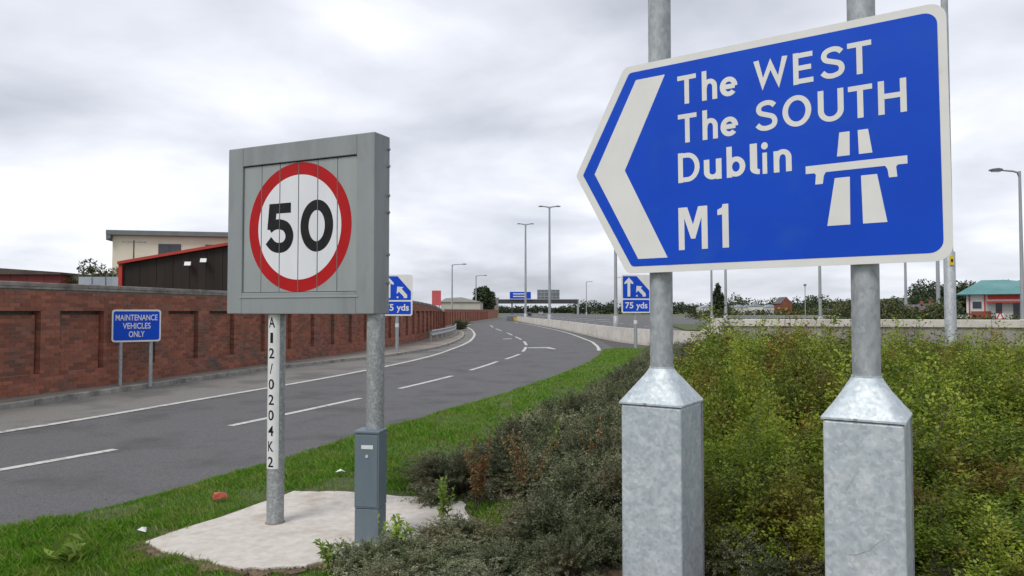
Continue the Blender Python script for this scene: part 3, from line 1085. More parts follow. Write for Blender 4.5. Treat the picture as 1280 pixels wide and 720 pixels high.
def cut_print(vs2, fs2, x0, x1, y, name, m, parent, half=0):
    """the piece of a flat print that lies on one slat"""
    bm = bmesh.new()
    bv = [bm.verts.new((p[0], y, p[1])) for p in vs2]
    for f in fs2:
        try:
            bm.faces.new([bv[i] for i in f])
        except ValueError:
            pass
    for x, sgn in ((x0, -1), (x1, 1)):
        g = bm.verts[:] + bm.edges[:] + bm.faces[:]
        bmesh.ops.bisect_plane(bm, geom=g, plane_co=(x, 0, 0), plane_no=(sgn, 0, 0), clear_outer=True)
    if half:
        g = bm.verts[:] + bm.edges[:] + bm.faces[:]
        bmesh.ops.bisect_plane(bm, geom=g, plane_co=(0, 0, CZR), plane_no=(0, 0, -half), clear_outer=True)
    if not bm.faces:
        bm.free()
        return
    for f in bm.faces:
        if f.normal.y > 0:
            f.normal_flip()
    me = bpy.data.meshes.new(name)
    bm.to_mesh(me)
    bm.free()
    me.materials.append(MATS[m])
    link(bpy.data.objects.new(name, me), parent)


five = [stroke_flat(p, 0.372, Z0 + 0.452, 0.365, 0.205) for p in GLYPH['5']]
zero = [stroke_flat(p, 0.694, Z0 + 0.449, 0.374, 0.200) for p in GLYPH['0']]
rr = ring_poly(0.4735, 0.384)
dd = ring_poly(0.384, 0.001)
for k in range(6):
    x0, x1 = P0 + k * SW + 0.0022, P0 + (k + 1) * SW - 0.0022
    z0, z1 = Z0 + Q0 + 0.004, Z0 + Q1 - 0.006
    slat = MB().box(x0, x1, 0.016, 0.045, z0, z1).build('slat', 'slat_grey', vs, bevel=0.002)
    for hf in ((0,) if k in (0, 5) else (-1, 1)):
        cut_print(*rr, x0 + 0.002, x1 - 0.002, 0.0152, 'red_ring', 'ring_red', slat, hf)
    cut_print(*dd, x0 + 0.002, x1 - 0.002, 0.0152, 'white_disc', 'disc_white', slat)
    for q, prt in enumerate(five + zero):
        cut_print(*prt, x0 + 0.002, x1 - 0.002, 0.0147 - 0.0002 * (q % 2), 'digit', 'black', slat)
for z in (0.22, 0.42, 0.72, 0.84, 1.05, 1.17):
    MB().tube([(W_, DP - 0.02, Z0 + z), (W_ + 0.012, DP - 0.02, Z0 + z)], 0.011, 8).build('bolt', 'galv_old', vs)
for x in (0.28, 0.66, 0.93):
    MB().tube([(x, 0.09, Z0 + H_), (x, 0.09, Z0 + H_ + 0.022)], [0.014, 0.011], 10).build('lifting_eye', 'galv_old', vs)
PA, PB, PY, PR = 0.411, 1.303, 0.095, 0.0625
pl = MB().tube([(PA, PY, -0.1), (PA, PY, Z0 - 0.0015)], PR, 28).build('post', 'galv_old', vs)
pr_ = MB().tube([(PB, PY, -0.1), (PB, PY, Z0 - 0.0015)], PR, 28).build('post', 'galv_old', vs)
MB().tube([(PA, PY, 0.027), (PA, PY, 0.034)], [PR + 0.012, PR + 0.004], 24).build('grout_ring', 'mortar', pl)
# wrapped number strip on the left post: letters bent round the tube
SZ0, SZ1 = 0.435, 1.577
A_MID, A_HALF = R(274), R(56)                   # turned to the traffic, left of square-on


def on_post(sx, z, r):
    w = A_MID + sx / PR
    return (PA + r * math.cos(w), PY + r * math.sin(w), z)


lab = MB()
cols = 14
r = PR + 0.0012
for k in range(cols):
    s0, s1 = (-1 + 2 * k / cols) * A_HALF * PR, (-1 + 2 * (k + 1) / cols) * A_HALF * PR
    lab.add([on_post(s0, SZ0, r), on_post(s1, SZ0, r), on_post(s1, SZ1, r), on_post(s0, SZ1, r)], [(0, 1, 2, 3)], True)
strip_ = lab.build('number_strip', 'label_white', pl)
code = 'A12/0204K2'
for k, ch in enumerate(code):
    v, f = text_data(ch, 0.012)
    keep = [q for q in f if all(v[i, 2] > 0.4 for i in q)]
    zc = SZ1 - 0.060 - k * 0.1145
    hgt, wid = 0.076, (0.046 if ch not in '1/' else 0.024)
    if ch == 'A':
        wid = 0.052
    a_, b_, lo_, hi_ = v[:, 0].min(), v[:, 0].max(), v[:, 1].min(), v[:, 1].max()
    bm = bmesh.new()
    bv = [bm.verts.new(((p[0] - (a_ + b_) / 2) / (b_ - a_) * wid, ((p[1] - lo_) / (hi_ - lo_) - 0.5) * hgt, 0)) for p in v]
    for q in keep:
        bm.faces.new([bv[i] for i in q])
    for c in range(-10, 11):                    # slice so that the letter can follow the tube
        bmesh.ops.bisect_plane(bm, geom=bm.verts[:] + bm.edges[:] + bm.faces[:], plane_co=(c * 0.003, 0, 0), plane_no=(1, 0, 0))
    for vv_ in bm.verts:
        vv_.co = Vector(on_post(0.002 + vv_.co.x, zc + vv_.co.y, PR + 0.0021))
    me = bpy.data.meshes.new('character')
    bm.to_mesh(me)
    bm.free()
    me.materials.append(MATS['black'])
    link(bpy.data.objects.new('character', me), strip_)

# feeder pillar round the right post
fp = thing('feeder_pillar', 'slim slate blue metal pillar cabinet standing at the foot of the right sign post', 'cabinet', (-0.975, 5.0, 0.0), -R(9))
MB().box(-0.087, 0.087, -0.075, 0.085, 0.262, 0.765).build('body', 'pillar_blue', fp, bevel=0.004)
MB().box(-0.085, 0.085, -0.073, 0.083, 0.0, 0.258).build('plinth', 'pillar_blue', fp, bevel=0.003)
lid = MB().box(-0.092, 0.092, -0.082, 0.09, 0.767, 0.786).build('lid', 'pillar_blue', fp, bevel=0.004)
door = MB().box(-0.076, 0.076, -0.079, -0.0755, 0.275, 0.755).build('door', 'pillar_blue', fp, bevel=0.002)
MB().box(-0.038, 0.045, -0.0812, -0.0792, 0.664, 0.690).build('number_plate', 'label_white', door)
MB().tube([(0.002, -0.0792, 0.615), (0.002, -0.0835, 0.615)], 0.011, 14).build('lock', 'galv', door)

# ------------------------------------------------------------------ lane-merge signs (75 yds)
def merge_sign(label, x, y, zb, rz):
    t = thing('merge_sign', label, 'road sign', (x, y, 0), rz, 'lane merge signs either side of the slip road')
    w, h = 1.26, 1.62
    p = MB().prism(round_poly([(-w / 2, 0), (w / 2, 0), (w / 2, h), (-w / 2, h)], 0.09), 0, 0.02).build('sign_plate', 'sign_white', t, loc=(0, 0, zb))
    MB().prism(round_poly([(-0.57, 0.62), (0.57, 0.62), (0.57, 0.96), (0.03, 1.56), (-0.57, 1.56)], 0.03), -0.002, 0.0).build('upper_field', 'sign_blue', p)
    MB().prism(round_poly([(-0.57, 0.06), (0.57, 0.06), (0.57, 0.56), (-0.57, 0.56)], 0.04), -0.002, 0.0).build('lower_field', 'sign_blue', p)
    MB().prism([(-0.37, 0.70), (-0.25, 0.70), (-0.25, 1.27), (-0.12, 1.22), (-0.12, 1.30), (-0.31, 1.50), (-0.50, 1.30), (-0.50, 1.22), (-0.37, 1.27)], -0.004, -0.001).build('arrow', 'sign_white', p)
    MB().prism([(0.28, 0.70), (0.42, 0.70), (0.42, 0.82), (0.20, 1.06), (0.27, 1.13), (0.02, 1.15), (0.0, 0.86), (0.09, 0.95), (0.28, 0.76)], -0.004, -0.001).build('arrow', 'sign_white', p)
    MB().box(0.0, 0.07, -0.004, -0.001, 0.70, 0.76).build('lane_mark', 'sign_white', p)
    word('75', -0.47, -0.12, 0.20, 0.26, -0.001, 0.003, 'sign_white', p, bold=0.02)
    word('yds', 0.0, 0.49, 0.20, 0.26, -0.001, 0.003, 'sign_white', p, bold=0.02)
    po = MB().tube([(0, 0.10, -0.1), (0, 0.10, zb + 1.5)], 0.075, 14).build('post', 'steel_far', t)
    MB().tube([(0, 0.10, zb - 0.45), (0, 0.10, zb - 0.30)], 0.079, 14).build('band', 'label_white', po)


merge_sign('blue 75 yds lane merge sign by the brick wall, partly behind the speed limit box', -4.55, 28.4, 1.42, R(-4))
merge_sign('blue 75 yds lane merge sign by the white barrier, behind the big sign', 5.24, 30.4, 1.52, R(6))

# ------------------------------------------------------------------ maintenance sign
ms = thing('maintenance_sign', 'small blue maintenance vehicles only sign on two posts before the brick wall', 'road sign', (-8.20, 15.73, 0.0), R(40))
mp = MB().prism(round_poly([(-0.485, 0), (0.485, 0), (0.485, 0.70), (-0.485, 0.70)], 0.06), 0, 0.012).build('sign_plate', 'sign_white', ms, loc=(0, -0.05, 0.935))
MB().prism(round_poly([(-0.455, 0.035), (0.455, 0.035), (0.455, 0.665), (-0.455, 0.665)], 0.045), -0.002, 0.0).build('blue_field', 'sign_blue', mp)
word('MAINTENANCE', -0.415, 0.415, 0.465, 0.125, -0.001, 0.003, 'sign_white', mp, bold=0.01)
word('VEHICLES', -0.275, 0.275, 0.285, 0.125, -0.001, 0.003, 'sign_white', mp, bold=0.01)
word('ONLY', -0.155, 0.155, 0.105, 0.125, -0.001, 0.003, 'sign_white', mp, bold=0.01)
for x in (-0.30, 0.30):
    MB().tube([(x, 0.0, -0.05), (x, 0.0, 1.55)], 0.038, 12).build('post', 'galv_post', ms)

# ------------------------------------------------------------------ white concrete barrier and parapet
BAR = smooth_line([(8.3, 31.6), (6.75, 36.2), (5.75, 43.7), (4.75, 68.0), (2.6, 100.0), (1.0, 125.0)], 0.5)
bar = thing('concrete_barrier', 'long pale concrete barrier in sections between the slip road and the motorway', 'barrier', (0, 0, 0))
seg0 = None
for (x, y, a) in along(BAR, 2.0, 1.0):
    if seg0 is None:
        mb = MB()
        prof = [(-0.20, 0.0), (0.20, 0.0), (0.20, 0.12), (0.10, 0.80), (-0.10, 0.80), (-0.20, 0.12)]
        n = len(prof)
        vs_ = [(-0.99, p[0], p[1] - 0.1) for p in prof] + [(0.99, p[0], p[1] - 0.1) for p in prof]
        mb.add(vs_, [tuple(range(n)), tuple(range(2 * n - 1, n - 1, -1))] + [(i, i + n, (i + 1) % n + n, (i + 1) % n) for i in range(n)])
        seg0 = mb.build('barrier_section', 'pale_concrete', bar)
        o = seg0
    else:
        o = seg0.copy()
        C.objects.link(o)
    o.location = (x, y, 0)
    o.rotation_euler = (0, 0, a)
par = thing('parapet_wall', 'grey retaining wall with broad pale coping behind the green shrubs', 'wall', (0, 0, 0))
PARL = [(9.05, 31.0), (20.0, 27.6), (34.0, 23.6)]
ramp_ = MB()
ax, ay = 8.3, 31.5
ramp_.add([(8.25, 31.7, -0.1), (9.05, 31.0, -0.1), (9.05, 31.0, 1.30), (8.8, 31.25, 1.30), (8.25, 31.7, 0.70)] + [(8.45, 32.0, -0.1), (9.25, 31.4, -0.1), (9.25, 31.4, 1.30), (9.0, 31.6, 1.30), (8.45, 32.0, 0.70)],
          [(0, 1, 2, 3, 4), (9, 8, 7, 6, 5), (0, 5, 6, 1), (1, 6, 7, 2), (2, 7, 8, 3), (3, 8, 9, 4), (4, 9, 5, 0)])
ramp_.build('ramped_end', 'pale_concrete', par)
s0 = c0 = None
for (x, y, a) in along(PARL, 2.5, 1.25):
    if s0 is None:
        s0 = MB().box(-1.246, 1.246, -0.12, 0.2, -0.1, 0.96).build('wall_section', 'old_render', par)
        c0 = MB().box(-1.244, 1.244, -0.2, 0.3, 0.963, 1.27).build('coping_section', 'pale_concrete', par, bevel=0.02)
        o, p = s0, c0
    else:
        o, p = s0.copy(), c0.copy()
        C.objects.link(o)
        C.objects.link(p)
    for q in (o, p):
        q.location = (x, y, 0)
        q.rotation_euler = (0, 0, a)
bt = thing('barrier_terminal', 'dark crash cushion with an amber face at the far tip of the barrier', 'crash cushion', (0.0, 127.0, -0.1))
MB().box(-0.9, 0.9, -0.6, 2.0, 0, 0.85).build('body', 'sign_far_grey', bt, bevel=0.05)
MB().box(0.3, 0.88, -0.63, -0.605, 0.05, 0.7).build('face_panel', 'amber', bt)


bs_ = [p for p in BAR if p[1] < 122][::-1]
MB().strip(lift(resample(offset([p for p in NEAR if 29.0 < p[1] < 120][::-1], -0.5), 60), ZR + 0.003), lift(resample(bs_, 60), ZR + 0.003)).build('barrier_shoulder', 'dark_asphalt', kind='structure')


# ------------------------------------------------------------------ guard rails
def guard_rail(label, line, zr=0.62, step=2.0, m='galv_old', base=0.0):
    t = thing('guard_rail', label, 'guard rail', (0, 0, 0))
    prof = [(0.0, -0.16), (0.04, -0.11), (0.0, -0.04), (0.0, 0.04), (0.04, 0.11), (0.0, 0.16)]
    rl = MB()
    rings = [[(p[0], p[1], 0) for p in offset(line, q[0] + 0.06)] for q in prof]
    for (q0, r0), (q1, r1) in zip(zip(prof[:-1], rings[:-1]), zip(prof[1:], rings[1:])):
        rl.strip([(p[0], p[1], base + zr + q0[1]) for p in r0], [(p[0], p[1], base + zr + q1[1]) for p in r1])
    rl.build('rail', m, t, fixn=False)
    for (x, y, a) in along(line, step, 0.2):
        MB().obox((x, y, base + (zr + 0.12) / 2 - 0.05), (0.05, 0.05, (zr + 0.12) / 2 + 0.05), a).build('post', m, t)


guard_rail('short grey guard rail on the footway at the bend before the brick wall', smooth_line([(-4.25, 37.5), (-4.0, 43), (-4.05, 50), (-4.6, 58.5)], 1.0), 0.46, 2.0)
guard_rail('grey guard rail along the middle of the motorway beyond the white barrier', smooth_line([(11.5, 84), (9.0, 110), (7.2, 150), (6.5, 220)], 4.0), 0.62, 8.0, 'galv_old', -0.1)
guard_rail('pale guard rail across the far side of the motorway behind the shrubs', smooth_line([(25.5, 86), (33, 87), (42, 86), (52, 83)], 2.0), 0.95, 2.4, 'galv_old', 0.0)


# ------------------------------------------------------------------ lamp posts
def lamp(label, x, y, h, arm=0, both=False, r0=0.10, r1=0.05, base_h=1.2, al=1.9, group='lighting columns along the motorway', z=-0.1, m='steel_far'):
    t = thing('street_lamp', label, 'street lamp', (x, y, z), 0, group)
    MB().tube([(0, 0, 0), (0, 0, base_h), (0, 0, base_h + 0.02)], [r0 * 1.5, r0 * 1.5, r0], 12).build('base', m, t)
    MB().tube([(0, 0, base_h), (0, 0, h)], [r0, r1], 12).build('column', m, t)
    for s in ((-1, 1) if both else ((arm,) if arm else ())):
        pts = [(0, 0, h - 0.35), (s * 0.12, 0, h - 0.08), (s * 0.4, 0, h), (s * al, 0, h + 0.06)]
        MB().tube(pts, [r1, r1 * 0.9, r1 * 0.8, r1 * 0.7], 8).build('arm', m, t)
        hd = MB().prism([(s * al - 0.02, h), (s * (al + 0.75), h + 0.02), (s * (al + 0.70), h + 0.13), (s * (al + 0.25), h + 0.19), (s * al, h + 0.14)][::(1 if s > 0 else -1)], -0.15, 0.15)
        lan = hd.build('lantern', 'sign_far_grey', t, bevel=0.03)
        MB().box(min(s * (al + 0.1), s * (al + 0.6)), max(s * (al + 0.1), s * (al + 0.6)), -0.11, 0.11, h - 0.035, h + 0.001).build('glass', 'label_white', lan)
    return t


lamp('single arm street lamp beyond the bend, nearer the beige hall', -10.9, 131, 10.2, 1, r0=0.15, r1=0.10)
lamp('single arm street lamp in front of the far round tree', -8.6, 172, 10.2, 1, r0=0.17, r1=0.11)
lamp('tall double arm lamp column right of the gantry signs centre, the taller looking one', 5.85, 112, 18.0, both=True, r0=0.22, r1=0.14, al=1.0)
lamp('tall double arm lamp column in front of the blue gantry sign, the farther one', 2.75, 146, 19.4, both=True, r0=0.24, r1=0.16, al=1.0)
lamp('lamp column rising behind the left tip of the big blue sign', 10.95, 76, 13.5, both=True, r0=0.19, r1=0.13)
lamp('thick galvanised lamp column close behind the right edge of the big sign', 8.52, 14.0, 10.0, 1, r0=0.068, r1=0.06, base_h=2.75, z=0.0, m='galv_post')
tg = bpy.data.objects[-1] if False else None
lamp('lamp column with a left pointing arm at the right edge of the picture', 31.2, 44.0, 10.3, -1, r0=0.12, r1=0.075, al=1.1)
lamp('thin far lamp column left of the pointed conifer', 24.4, 88, 12, 1, r0=0.15, r1=0.10)
lamp('thin far lamp column just right of the pointed conifer', 28.8, 97, 12, 1, r0=0.2, r1=0.14)
lamp('thin lamp column under the middle of the big sign, left of its right post', 29.1, 68, 12, 1, r0=0.15, r1=0.10)
lamp('thin lamp column right of the right sign post', 37.2, 68, 12, -1, r0=0.13, r1=0.08)
lamp('thin lamp column just left of the thick galvanised column', 37.6, 63.5, 12, -1, r0=0.17, r1=0.11)
lamp('distant thin lamp column right of the gantry', 31.0, 300, 14, 1, r0=0.2, r1=0.14)
lamp('distant thin lamp column behind the big sign tip, beside low trees', 35.0, 240, 13, 1, r0=0.18, r1=0.12)
yt = thing('warning_tag', 'small yellow tag on the thick galvanised lamp column below the big sign corner', 'tag', (8.50, 13.89, 2.58))
MB().box(-0.04, 0.04, -0.006, 0.0, -0.09, 0.09).build('plate', 'yellow_tag', yt)
MB().box(-0.02, 0.02, -0.009, -0.0065, -0.03, 0.03).build('symbol', 'black', yt)
cp_ = thing('camera_pole', 'thin short pole right of the far red brick house', 'pole', (39.5, 97, -0.1))
MB().tube([(0, 0, 0), (0, 0, 5.2)], 0.06, 8).build('mast', 'steel_far', cp_)
MB().box(-0.12, 0.12, -0.2, 0.2, 5.1, 5.35).build('camera_head', 'sign_far_grey', cp_)
ws = thing('warning_sign', 'small white plate with a red triangle above the pale parapet', 'road sign', (27.1, 40.0, -0.1))
MB().box(-0.26, 0.26, 0, 0.02, 1.1, 1.85).build('plate', 'sign_white', ws)
ws.scale = (0.8, 0.8, 0.85)
tri = MB().prism([(-0.33, 1.42), (0.33, 1.42), (0.0, 2.0)], -0.012, -0.002).build('triangle', 'ring_red', ws)
MB().prism([(-0.19, 1.50), (0.19, 1.50), (0.0, 1.84)], -0.016, -0.0125).build('triangle_centre', 'sign_white', tri)
MB().tube([(0, 0.04, 0), (0, 0.04, 1.7)], 0.04, 8).build('post', 'steel_far', ws)

# ------------------------------------------------------------------ gantry
gt = thing('sign_gantry', 'dark steel gantry spanning the far motorway', 'gantry', (0, 400, -0.1))
MB().box(-8.0, 36.4, -0.8, 0.8, 5.9, 8.3).build('beam', 'gantry_dark', gt)
for x in (-8.2, 36.6):
    MB().box(x - 0.5, x + 0.5, -0.6, 0.6, 0, 8.3).build('leg', 'steel_far', gt)
MB().box(-0.4, 0.4, -0.5, 0.5, 0, 5.88).build('leg', 'gantry_dark', gt)
bs = thing('gantry_sign', 'far blue rectangular sign on top of the motorway gantry', 'road sign', (4.6, 398.6, 8.3))
MB().box(-6.0, 6.0, -0.15, 0.15, 0, 4.2).build('panel', 'sign_white', bs)
MB().box(-5.8, 5.8, -0.2, -0.152, 0.2, 4.0).build('blue_field', 'sign_blue', bs)
for z in (2.6, 1.2):
    MB().box(-4.0, 2.5, -0.23, -0.202, z, z + 0.55).build('text_line', 'sign_white', bs)
gs = thing('gantry_sign', 'dark back of a sign panel on top of the motorway gantry', 'road sign', (20.2, 399.4, 8.3))
for k in range(6):
    MB().box(-6.2 + k * 2.07, -6.2 + (k + 1) * 2.07 - 0.06, -0.15, 0.15, 0, 5.2).build('back_panel', 'sign_far_grey', gs)
for z in (1.2, 3.6):
    MB().box(-6.2, 6.2, -0.3, -0.152, z, z + 0.3).build('back_rail', 'steel_far', gs)
pier = thing('bridge_pier', 'grey concrete pier at the left end of the gantry', 'pier', (-7.6, 330, -0.1))
MB().box(-2.2, 1.4, -1.5, 1.5, 0, 7.4).build('shaft', 'coping', pier, bevel=0.1)
MB().box(-2.5, 1.7, -1.7, 1.7, 7.41, 7.9).build('head', 'old_render', pier)


# ------------------------------------------------------------------ far cars
def car(label, x, y, m, rz=0.0):
    t = thing('car', label, 'car', (x, y, -0.1), rz, 'cars on the far motorway')
    prof = [(-2.1, 0.25), (2.1, 0.25), (2.15, 0.62), (1.95, 0.9), (1.0, 0.98), (0.45, 1.42), (-1.2, 1.45), (-1.95, 1.0), (-2.15, 0.9)]
    b = MB()
    n = len(prof)
    vs_ = [(-0.86, p[0], p[1]) for p in prof] + [(0.86, p[0], p[1]) for p in prof]
    b.add(vs_, [tuple(range(n)), tuple(range(2 * n - 1, n - 1, -1))] + [(i, i + n, (i + 1) % n + n, (i + 1) % n) for i in range(n)])
    b.build('body', m, t, bevel=0.1)
    MB().add([(-0.7, -1.93, 1.05), (0.7, -1.93, 1.05), (0.62, -1.33, 1.40), (-0.62, -1.33, 1.40)], [(0, 1, 2, 3)]).build('rear_window', 'glass_dark', t)
    for sx in (-0.8, 0.8):
        for yy in (-1.35, 1.35):
            MB().tube([(sx - 0.1, yy, 0.32), (sx + 0.1, yy, 0.32)], 0.32, 14).build('wheel', 'tyre', t)
        MB().box(sx * 0.9 - 0.1, sx * 0.9 + 0.1, -2.19, -2.13, 0.7, 0.86).build('tail_light', 'ring_red', t)


car('tiny dark car far off on the motorway between the tall lamps', 5.4, 235, 'car_dark')
car('tiny pale car farther off on the motorway under the gantry', 12.0, 300, 'car_silver')

# ------------------------------------------------------------------ buildings behind the wall
cb = thing('cream_building', 'cream rendered building with flat grey roof edge behind the dark shed', 'building', (-19.6, 35.0, 0.0), R(11.3))
LW = 11.6
MB().box(0.12, LW, 0, 9, -0.1, 5.298).build('wall', 'cream', cb)
MB().box(-0.10, LW + 0.3, -0.30, 9.4, 5.30, 5.54).build('roof', 'fascia_grey', cb, bevel=0.02)
MB().prism([(-0.09, 5.05), (0.11, 5.15), (0.11, 5.298), (-0.09, 5.298)], -0.28, 9.2).build('eaves_bracket', 'fascia_grey', cb)
for x in (2.72, 4.9, 7.1):
    wdw = MB().box(x - 0.52, x + 0.52, -0.02, 0.05, 4.35, 4.92).build('window', 'frame_dark', cb)
    MB().box(x - 0.48, x - 0.02, -0.03, -0.021, 4.39, 4.88).build('pane', 'glass_dark', wdw)
    MB().box(x + 0.02, x + 0.48, -0.03, -0.021, 4.39, 4.88).build('pane', 'glass_dark', wdw)
    MB().box(x - 0.55, x + 0.55, -0.08, -0.032, 4.31, 4.348).build('sill', 'frame_dark', wdw)
ae = thing('television_aerial', 'thin aerial mast before the cream building wall', 'aerial', (-17.9, 34.0, 2.4))
MB().tube([(0, 0, 0), (0, 0, 2.55)], 0.03, 8).build('mast', 'gantry_dark', ae)
MB().tube([(-0.55, 0, 2.5), (0.6, 0, 2.45)], 0.012, 6).build('boom', 'sign_far_grey', ae)
for k in range(6):
    MB().tube([(-0.5 + k * 0.2, -0.15, 2.48), (-0.5 + k * 0.2, 0.15, 2.48)], 0.008, 5).build('element', 'sign_far_grey', ae)

db = thing('dark_shed', 'dark clad shed with red roof trim and corner post behind the brick wall', 'building', (-15.2, 28.0, 0.0), R(2))
LB = 7.0
za, zb = 3.42, 4.68
cw = LB / 22
for k in range(22):
    x0, x1 = k * cw + 0.06, (k + 1) * cw + 0.052
    zA, zB = za + (zb - za) * x0 / LB, za + (zb - za) * x1 / LB
    d = 0.0 if k % 2 else 0.012
    MB().prism([(x0, -0.1), (x1, -0.1), (x1, zB), (x0, zA)], d, 0.14).build('cladding_panel', 'clad_dark', db)
MB().prism([(0.1, -0.1), (LB, -0.1), (LB, zb + 0.02), (0.1, za)], 0.15, 6.0).build('shed_body', 'clad_dark', db)
MB().prism([(-0.10, za + 0.0), (LB + 0.2, zb + 0.04), (LB + 0.2, zb + 0.15), (-0.10, za + 0.11)], -0.16, 6.1).build('roof_trim', 'trim_red', db)
MB().box(-0.09, 0.05, -0.08, 0.1, -0.1, za - 0.003).build('corner_post', 'trim_red', db)
for x, z in ((2.62, 3.42), (3.22, 3.55)):
    fl = MB().tube([(x, -0.01, z + 0.1), (x, -0.15, z + 0.05)], 0.02, 8).build('floodlight', 'sign_far_grey', db)
    MB().add([(x - 0.12, -0.28, z - 0.05), (x + 0.12, -0.28, z - 0.05), (x + 0.09, -0.12, z - 0.02), (x - 0.09, -0.12, z - 0.02), (x - 0.12, -0.22, z + 0.1), (x + 0.12, -0.22, z + 0.1), (x + 0.09, -0.1, z + 0.08), (x - 0.09, -0.1, z + 0.08)],
             [(0, 1, 5, 4), (1, 2, 6, 5), (2, 3, 7, 6), (3, 0, 4, 7), (4, 5, 6, 7), (0, 3, 2, 1)]).build('lamp_head', 'label_white', fl)

for lab_, x, y, w, zt in (('low maroon walled unit with brown roof at the far left above the brick wall', -29.6, 38.5, 5.3, 3.85),
                          ('low maroon walled unit beside the blue grey container, its brown roof sloping down', -24.9, 39.8, 4.6, 3.55)):
    t = thing('maroon_unit', lab_, 'building', (x, y, 0), R(3), 'low maroon units behind the wall')
    nW = 6
    for k in range(nW):
        MB().box(k * w / nW + 0.01, (k + 1) * w / nW - 0.01, 0, 0.1, -0.1, zt - 0.28).build('wall_panel', 'maroon', t)
    MB().box(0.05, w - 0.05, 0.11, 6, -0.1, zt - 0.3).build('unit_body', 'maroon', t)
    MB().prism([(-0.2, zt - 0.279), (w + 0.1, zt - 0.279), (w + 0.1, zt - 0.16), (w * 0.4, zt + 0.06), (-0.2, zt - 0.03)], -0.25, 6.2).build('roof', 'roof_brown', t)
ct = thing('shipping_container', 'blue grey corrugated container between the maroon units and the dark shed', 'container', (-20.15, 33.4, 0.0), R(2))
for k in range(11):
    x0 = k * 0.31
    MB().prism([(x0 + 0.004, -0.1), (x0 + 0.306, -0.1), (x0 + 0.306, 3.2), (x0 + 0.004, 3.2)], 0.0 if k % 2 else 0.04, 0.1).build('corrugation', 'shed_blue', ct)
MB().box(0.02, 3.4, 0.11, 2.4, -0.1, 3.18).build('box_body', 'shed_blue', ct)

hl = thing('beige_hall', 'low beige hall with a shallow pale roof beyond the far brick wall', 'building', (-14.8, 150, 0), 0)
MB().box(0, 8.2, 0, 14, -0.1, 3.5).build('wall', 'hall_beige', hl)
MB().prism([(-0.3, 3.51), (8.5, 3.51), (4.3, 4.5), (1.0, 4.3)], -0.3, 14.3).build('roof', 'hall_roof', hl)
tm = thing('totem_sign', 'red totem sign panel standing behind the brick wall beyond the merge sign', 'sign', (-10.4, 99, 0))
MB().box(-0.62, 0.62, 0, 0.25, 2.4, 4.45).build('panel', 'totem_red', tm, bevel=0.03)
for k in range(0):
    MB().box(-0.40, 0.40, -0.012, -0.002, 2.7 + k * 0.5, 2.86 + k * 0.5).build('pale_band', 'sign_white', tm)
for x in (-0.4, 0.4):
    MB().tube([(x, 0.12, -0.1), (x, 0.12, 2.41)], 0.06, 8).build('leg', 'steel_far', tm)

# teal roofed building right
tb = thing('teal_roof_building', 'white and red building under a wide teal hipped roof at the far right', 'building', (70.6, 113, -0.1), R(-33))
MB().box(0.6, 16, 0, 12, 0, 4.3).build('wall', 'facade_white', tb)
MB().add([(-0.8, -1.0, 4.31), (17, -1.0, 4.31), (17, 13, 4.31), (-0.8, 13, 4.31), (2.6, 5.5, 6.7), (6.0, 5.5, 6.7), (16.5, 5.5, 5.2)], [(0, 1, 6, 5, 4), (2, 3, 4, 5, 6), (3, 0, 4), (1, 2, 6), (0, 3, 2, 1)]).build('roof', 'teal_roof', tb)
MB().box(3.4, 8.2, -0.08, -0.002, 3.55, 4.2).build('red_fascia', 'trim_red', tb)
for x, w in ((4.4, 0.8), (6.6, 0.8), (9.4, 1.2)):
    MB().box(x, x + w, -0.06, -0.002, 0.3, 2.9).build('doorway', 'glass_dark', tb)
for x, w in ((1.2, 2.6), (7.8, 1.2)):
    MB().box(x, x + w, -0.05, -0.001, 0.2, 1.7).build('brick_dado', 'brick_far', tb)
for x in (1.0, 3.0, 8.6, 10.4):
    MB().box(x - 0.09, x + 0.09, -0.14, -0.003, 0.0, 4.3).build('pilaster', 'trim_red', tb)
for x in (1.3, 11.2, 13.2):
    pn = MB().box(x, x + 1.4, -0.05, -0.0025, 2.0, 3.3).build('window', 'frame_white', tb)
    MB().box(x + 0.1, x + 1.3, -0.07, -0.052, 2.1, 3.2).build('pane', 'glass_dark', pn)
MB().box(3.2, 10.4, -1.4, -0.16, 3.0, 3.25).build('entrance_canopy', 'trim_red', tb)
MB().box(11.0, 15.5, -0.06, -0.002, 3.5, 4.1).build('red_fascia', 'trim_red', tb)
cnp = thing('teal_canopy', 'flat pale teal canopy on columns right of the teal roofed building', 'canopy', (76.5, 98, -0.1), R(-20))
MB().box(-1.5, 14, -4, 4, 5.0, 5.9).build('deck', 'teal_roof', cnp, bevel=0.08)
for x in (0.4, 7.0, 12.5):
    MB().box(x - 0.45, x + 0.45, -2.3, -1.5, 0, 5.0).build('column', 'teal_dark', cnp)

